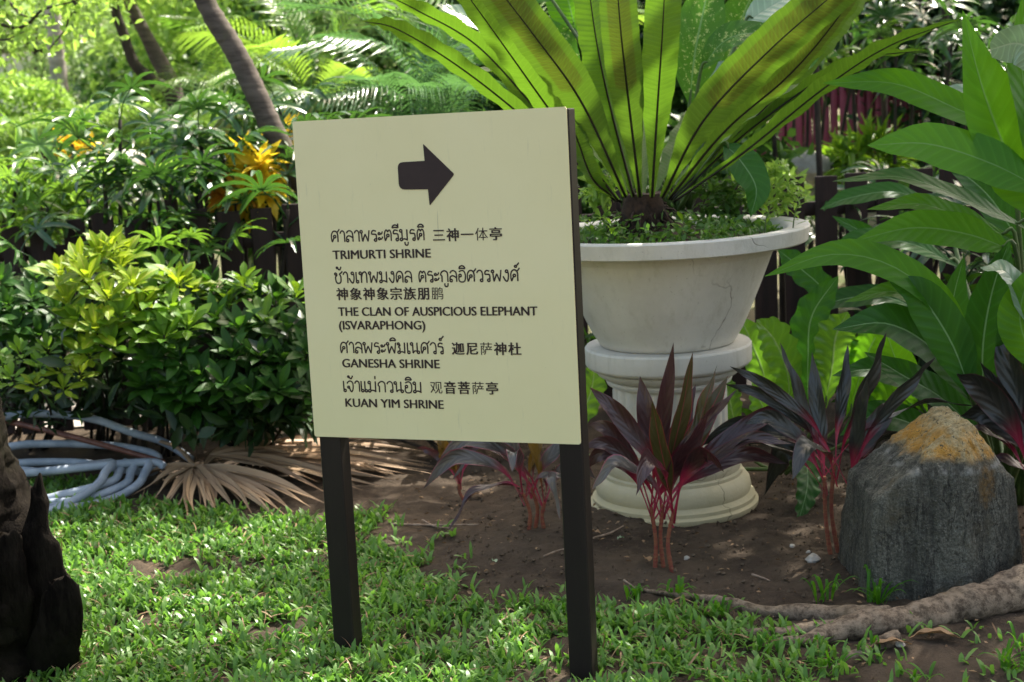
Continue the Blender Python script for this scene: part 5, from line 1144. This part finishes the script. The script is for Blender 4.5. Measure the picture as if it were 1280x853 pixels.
# far wood and a pale building
n = 8500; X = rng.uniform(-26, 24, n); Yv = rng.uniform(27, 33, n)
Z = 1.3 + np.abs(rng.normal(size=n)) * 2.6 + 1.0 * np.sin(X * .9) * rng.uniform(0, 1, n)
Z = np.minimum(Z, 7.5 + .9 * np.sin(X * 1.7))
o = swarm('far_wood', T_DIAMOND, np.stack([X, Yv, Z], 1), rnd_dirs(n), rnd_dirs(n, .8), rng.uniform(.25, .5, n), rng.uniform(.15, .3, n), M['far_green']); tag(o, 'far off green wood closing the garden', 'wood', kind='stuff')
fb = thing('far_building', 'low white building glimpsed at the far left under the trees', 'building', at(20, 92, 26))
p0 = at(-60, 104, 26); p1 = at(175, 58, 26)
put('wall', (lambda g: (g[0], g[1], g[2]))(box(p0.x, p1.x, 26, 26.4, p0.z - 1, p1.z)), M['far_wall'], fb)
put('roof', box(p0.x - .1, p1.x + .1, 25.9, 26.5, p1.z + .002, p1.z + .12), M['bark_lean'], fb)
put('window', box(p0.x + .5, p0.x + .75, 25.97, 25.998, p0.z + .1, p0.z + .4), M['bark_dark'], fb)

# ================================================================== GRASS
def inpoly(P, poly):
    x, y = P[:, 0], P[:, 1]; ins = np.zeros(len(P), bool); m = len(poly)
    for i in range(m):
        x1, y1 = poly[i]; x2, y2 = poly[(i + 1) % m]
        c = ((y1 > y) != (y2 > y)) & (x < (x2 - x1) * (y - y1) / (y2 - y1 + 1e-12) + x1); ins ^= c
    return ins
lawn = [(-700, 600), (0, 596), (110, 592), (150, 625), (200, 640), (300, 652), (430, 642), (470, 640), (455, 662), (480, 690), (545, 722), (570, 745), (650, 752), (760, 745), (850, 752), (930, 778), (1010, 810), (1060, 835), (1075, 860), (1000, 1100), (-900, 1100)]
lw = [tuple(gr(*p)[:2]) for p in lawn]
def blades(n, xr, yr, dens=None, Lr=(.035, .085), poly=lw, jit=.13):
    P = np.stack([rng.uniform(*xr, n), rng.uniform(*yr, n)], 1)
    nb = np.array([noise.noise(Vector((p[0] * 6, p[1] * 6, 1))) for p in P]); nc = np.array([noise.noise(Vector((p[0] * 2.0, p[1] * 2.0, 9))) for p in P])
    Q = P + np.stack([nb, nc], 1) * jit * 2
    keep = inpoly(Q, poly) if poly is not None else np.ones(n, bool)
    thin = rng.uniform(size=n) < np.clip(.80 + 1.5 * nb + 1.2 * nc + .35 * (P[:, 0] < -.2), .05, 1)
    if dens is not None: thin &= dens(P)
    return P[keep & thin]
def bare(P):
    k = np.ones(len(P), bool)
    for (px, py, rx, ry, pr) in ((290, 712, .16, .09, .25), (430, 705, .10, .05, .5), (20, 835, .22, .14, .25), (800, 800, .25, .12, .55), (700, 840, .2, .15, .6), (130, 700, .06, .05, .4), (230, 690, .07, .05, .3), (380, 760, .08, .05, .5), (560, 790, .12, .06, .55), (520, 835, .1, .05, .6), (180, 770, .08, .05, .5), (340, 690, .1, .04, .4), (950, 835, .2, .15, .4)):
        g = gr(px, py); d = ((P[:, 0] - g.x) / rx) ** 2 + ((P[:, 1] - g.y) / ry) ** 2
        k &= ~((d < 1) & (rng.uniform(size=len(P)) > pr))
    return k
P = blades(23000, (-2.4, 1.5), (3.1, 6.3), bare)
g2 = [tuple(gr(*p)[:2]) for p in [(860, 780), (1020, 800), (1290, 790), (1330, 900), (700, 900), (700, 800)]]
P = np.concatenate([P, blades(900, (-.2, 1.9), (3.3, 4.3), None, poly=g2)[::2]])
g3 = [tuple(gr(*p)[:2]) for p in [(440, 640), (520, 650), (640, 725), (900, 735), (960, 780), (560, 770), (460, 690)]]
P = np.concatenate([P, blades(1500, (-.8, 1.2), (3.6, 5.9), None, poly=g3)[::3]])
# a few blades from each tuft centre
cnt = 3; P = np.repeat(P, cnt, 0); m_ = len(P); P = P + rng.normal(size=P.shape) * .010
z = np.array([gz(p[0], p[1]) for p in P]); P3 = np.stack([P[:, 0], P[:, 1], z + .002], 1)
a = rng.uniform(0, 2 * PI, m_); el = rng.uniform(.05, 1.15, m_)
D = np.stack([np.cos(a) * np.cos(el), np.sin(a) * np.cos(el), np.sin(el)], 1); N = np.stack([-np.cos(a) * np.sin(el), -np.sin(a) * np.sin(el), np.cos(el)], 1) + rng.normal(size=(m_, 3)) * .15
g_ = swarm('lawn_grass', T_GRASS, P3, D, N, rng.uniform(.024, .066, m_) , rng.uniform(.0075, .0165, m_), M['grass']); tag(g_, 'short broad bladed green lawn grass', 'grass', kind='stuff')
Q = P3[rng.choice(len(P3), 2600, False)] + rng.normal(size=(2600, 3)) * (.012, .012, .004); Q[:, 2] += .012
q_ = swarm('dead_grass', T_GRASS, Q, rnd_dirs(2600, .1, .3), rnd_dirs(2600, 1.5, .4), rng.uniform(.03, .08, 2600), rng.uniform(.002, .006, 2600), M['litter']); tag(q_, 'dry straw coloured blades and bits lying in the lawn', 'dead grass', kind='stuff')
# taller tufts that stand alone
def tuft(label, px, py, n, L, W=.010, spread=.8):
    g = gr(px, py); g.z = gz(g.x, g.y); t = thing('grass_tuft', label, 'grass', g, 'single grass tufts on the bare soil')
    parts = []
    for k in range(n):
        a = random.uniform(0, 2 * PI); l = L * random.uniform(.6, 1.1); e = random.uniform(.5, 1.3); d = Vector((math.cos(a), math.sin(a), 0)) * math.cos(e) * spread; b = g + Vector((random.uniform(-.03, .03), random.uniform(-.02, .02), 0))
        put('blade', ribbon([b, b + d * l * .4 + Vector((0, 0, l * .5 * math.sin(e))), b + d * l * .85 + Vector((0, 0, l * .75 * math.sin(e))), b + d * l * 1.15 + Vector((0, 0, l * .62 * math.sin(e)))], W, (0, 0, 1), [.5, .8, 1, 1, .9, .7, .4, 0], .25, 0, 1, 7, 2), M['ginger'], t)
for lab, px, py, n, L in (('grass tuft at the left foot of the rock', 1030, 752, 12, .14), ('broad grass tuft against the front of the rock', 1095, 756, 16, .15), ('grass tuft under the front cordyline', 845, 745, 12, .10), ('small grass tuft on the soil below the root fork', 1015, 815, 7, .07),
        ('tiny grass tuft below the root at right', 1100, 818, 8, .07), ('grass tuft in the lower right corner', 1262, 840, 16, .12), ('grass tuft at the right edge above the corner one', 1275, 812, 10, .09), ('tall grass tuft in the lawn left of the left post', 355, 800, 7, .12),
        ('grass tuft near the right frame bottom', 1150, 850, 9, .08), ('grass tuft between the post and the front cordyline', 790, 748, 12, .09), ('grass tuft where the two roots part', 905, 772, 12, .09), ('single leafy tuft below the big root', 1040, 840, 9, .08), ('grass tuft just behind the right post', 700, 770, 10, .08), ('grass tuft on the soil in front of the root tips', 960, 815, 10, .08)):
    tuft(lab, px, py, n, L)

# ================================================================== LITTER ON THE SOIL
n = 900; P = np.stack([rng.uniform(-.6, 2.0, n), rng.uniform(3.6, 6.4, n)], 1); z = np.array([gz(*p) for p in P]) + rng.uniform(.004, .014, n)
o = swarm('leaf_litter', T_DIAMOND, np.stack([P[:, 0], P[:, 1], z], 1), rnd_dirs(n, 0, .2), rnd_dirs(n, 1.5, .5), rng.uniform(.008, .03, n), rng.uniform(.004, .014, n), M['litter']); tag(o, 'small brown bits of dead leaf scattered on the soil', 'litter', kind='stuff')
clods = []; 
for k in range(3200):
    x_, y_ = random.uniform(-.3, 2.0), random.uniform(4.0, 6.3)
    if inpoly(np.array([[x_, y_]]), lw)[0]: continue
    r = random.choice((.0025, .003, .0035, .0045, .006, .009)); c = Vector((x_, y_, gz(x_, y_) + r * .5 + .003))
    vs = [c + Vector(q) * r * random.uniform(.7, 1.3) for q in ((1, 0, .1), (-1, 0, -.1), (0, 1, -.1), (0, -1, .1), (.1, 0, .95), (0, .1, -.9))]
    clods.append((vs, [(0, 2, 4), (2, 1, 4), (1, 3, 4), (3, 0, 4), (2, 0, 5), (1, 2, 5), (3, 1, 5), (0, 3, 5)], [(0, 0)] * 6))
o = put('soil_clods', join(clods), plain('soil_crumb', (.05, .036, .025), (.13, .10, .07), .95, 30, 0, spec=.1), None, None, False); tag(o, 'loose crumbs of soil on the bed', 'soil crumbs', kind='stuff')
def twig(label, pts, r):
    P = [gr(x, y) + Vector((0, 0, gz(*gr(x, y)[:2]) + r + .004)) for x, y in pts]
    o = put('twig', tube(P, [r, r * .9, r * .5], 14, 6, .2, 30), M['twig'], None, P[0]); o.location = P[0]; tag(o, label, 'twig', 'dry twigs on the bed soil')
twig('long pale twig lying left of the striped cordyline', [(490, 660), (545, 660), (600, 665)], .005)
twig('short twig crossing the long pale one', [(528, 652), (545, 662), (570, 667)], .004)
twig('thin twig right of the sign post by the pedestal', [(742, 686), (762, 680), (780, 670)], .0045)
twig('bent twig in front of the front cordyline', [(780, 728), (795, 738), (800, 745)], .004)
twig('pale twig on the soil right of the cordyline canes', [(940, 720), (952, 724), (962, 728)], .004)
twig('twig lying left of the right sign post', [(680, 705), (695, 700), (708, 697)], .0035)
def small_leaf(label, x, y, L, W, mat, rot):
    p = gr(x, y); p.z = gz(p.x, p.y) + .012
    me = leafmesh('fallen_leaf', L, W, M[mat], .2, PROF_OVAL, .35, 8, 4, .004); o = link('fallen_leaf', me); o.location = p; o.rotation_euler = (.15, .2, rot); tag(o, label, 'leaf', 'fallen leaves on the ground')
small_leaf('curled tan leaf left of the striped cordyline canes', 605, 621, .055, .03, 'straw', 1.2)
small_leaf('pale green leaf on the soil below the striped cordyline', 620, 712, .03, .02, 'whiteleaf', .3)
small_leaf('pale round leaf beside the right post', 781, 684, .03, .022, 'whiteleaf', 2.)
small_leaf('brown leaf near the short twig by the pedestal', 752, 682, .06, .03, 'litter', 1.0)
small_leaf('red brown leaf in front of the canes', 812, 708, .05, .03, 'litter', .2)
small_leaf('orange dead leaf in the lawn near the bottom', 176, 836, .03, .02, 'cordy_o', .6)
small_leaf('reddish dead leaf in the grass right of the post', 830, 818, .04, .025, 'litter', .5)
small_leaf('large red brown bark flake under the root', 1200, 808, .14, .06, 'litter', 1.3)
small_leaf('brown husk lying under the root', 1140, 815, .13, .04, 'litter', 1.6)
def pebble(label, x, y, r, mat='stone'):
    p = gr(x, y); V, Fc, UV = lathe([(.02, -.6), (.8, -.4), (1, 0), (.7, .5), (.2, .8), (.01, .82)], 10); V = [v * r * (1 + .5 * noise.noise(v + Vector((x, y, 0)) * .37)) for v in V]
    o = link('pebble', mesh('pebble', V, Fc, UV, False, M[mat])); o.location = (p.x, p.y, gz(p.x, p.y) + r * .3); tag(o, label, 'pebble', 'pebbles on the soil')
pebble('pale pointed stone chip left of the rock', 1016, 702, .024); pebble('small white pebble near the tall cordyline', 990, 685, .010); pebble('tiny pale pebble above the stone chip', 1010, 692, .008)
pebble('grey pebble in the lower left corner', 48, 842, .022); pebble('pebble on the soil under the root', 1125, 812, .016); pebble('small grey pebble in front of the pedestal', 858, 700, .011)
# small seedlings standing up in the pot
for k, (x_, y_, L, lab) in enumerate(((760, 268, .10, 'yellow green seedling at the left inside of the planter'), (850, 268, .09, 'bluish seedling in the middle of the planter'), (955, 270, .12, 'trailing weed at the right rim of the planter'), (990, 262, .13, 'weed spilling over the right rim'), (735, 262, .10, 'small weed behind the sign edge in the planter'))):
    c = at(x_, y_ + 12, 5.15 if k < 4 else 5.3); c.z = zr - .03; t = thing('seedling', lab, 'weed', c, 'seedlings in the planter')
    put('stem', tube([c, c + Vector((.01, 0, L * .6)), c + Vector((.03, 0, L))], [.003, .002, .001], 6, 4), M['green_stem'], t)
    for q in range(9):
        o = link('leaf', random.choice(LM['croton_mid']), t); az = q * 2.4; el = random.uniform(.0, .8); d = Vector((math.cos(az) * math.cos(el), math.sin(az) * math.cos(el), math.sin(el))); N = (Vector((0, 0, 1)) - d * d.z).normalized()
        o.matrix_local = Matrix.Translation(Vector((.01, 0, L * (.3 + .7 * q / 9)))) @ Matrix((d.cross(N), d, N)).transposed().to_4x4() @ Matrix.Scale(.055 * random.uniform(.7, 1.3), 4)
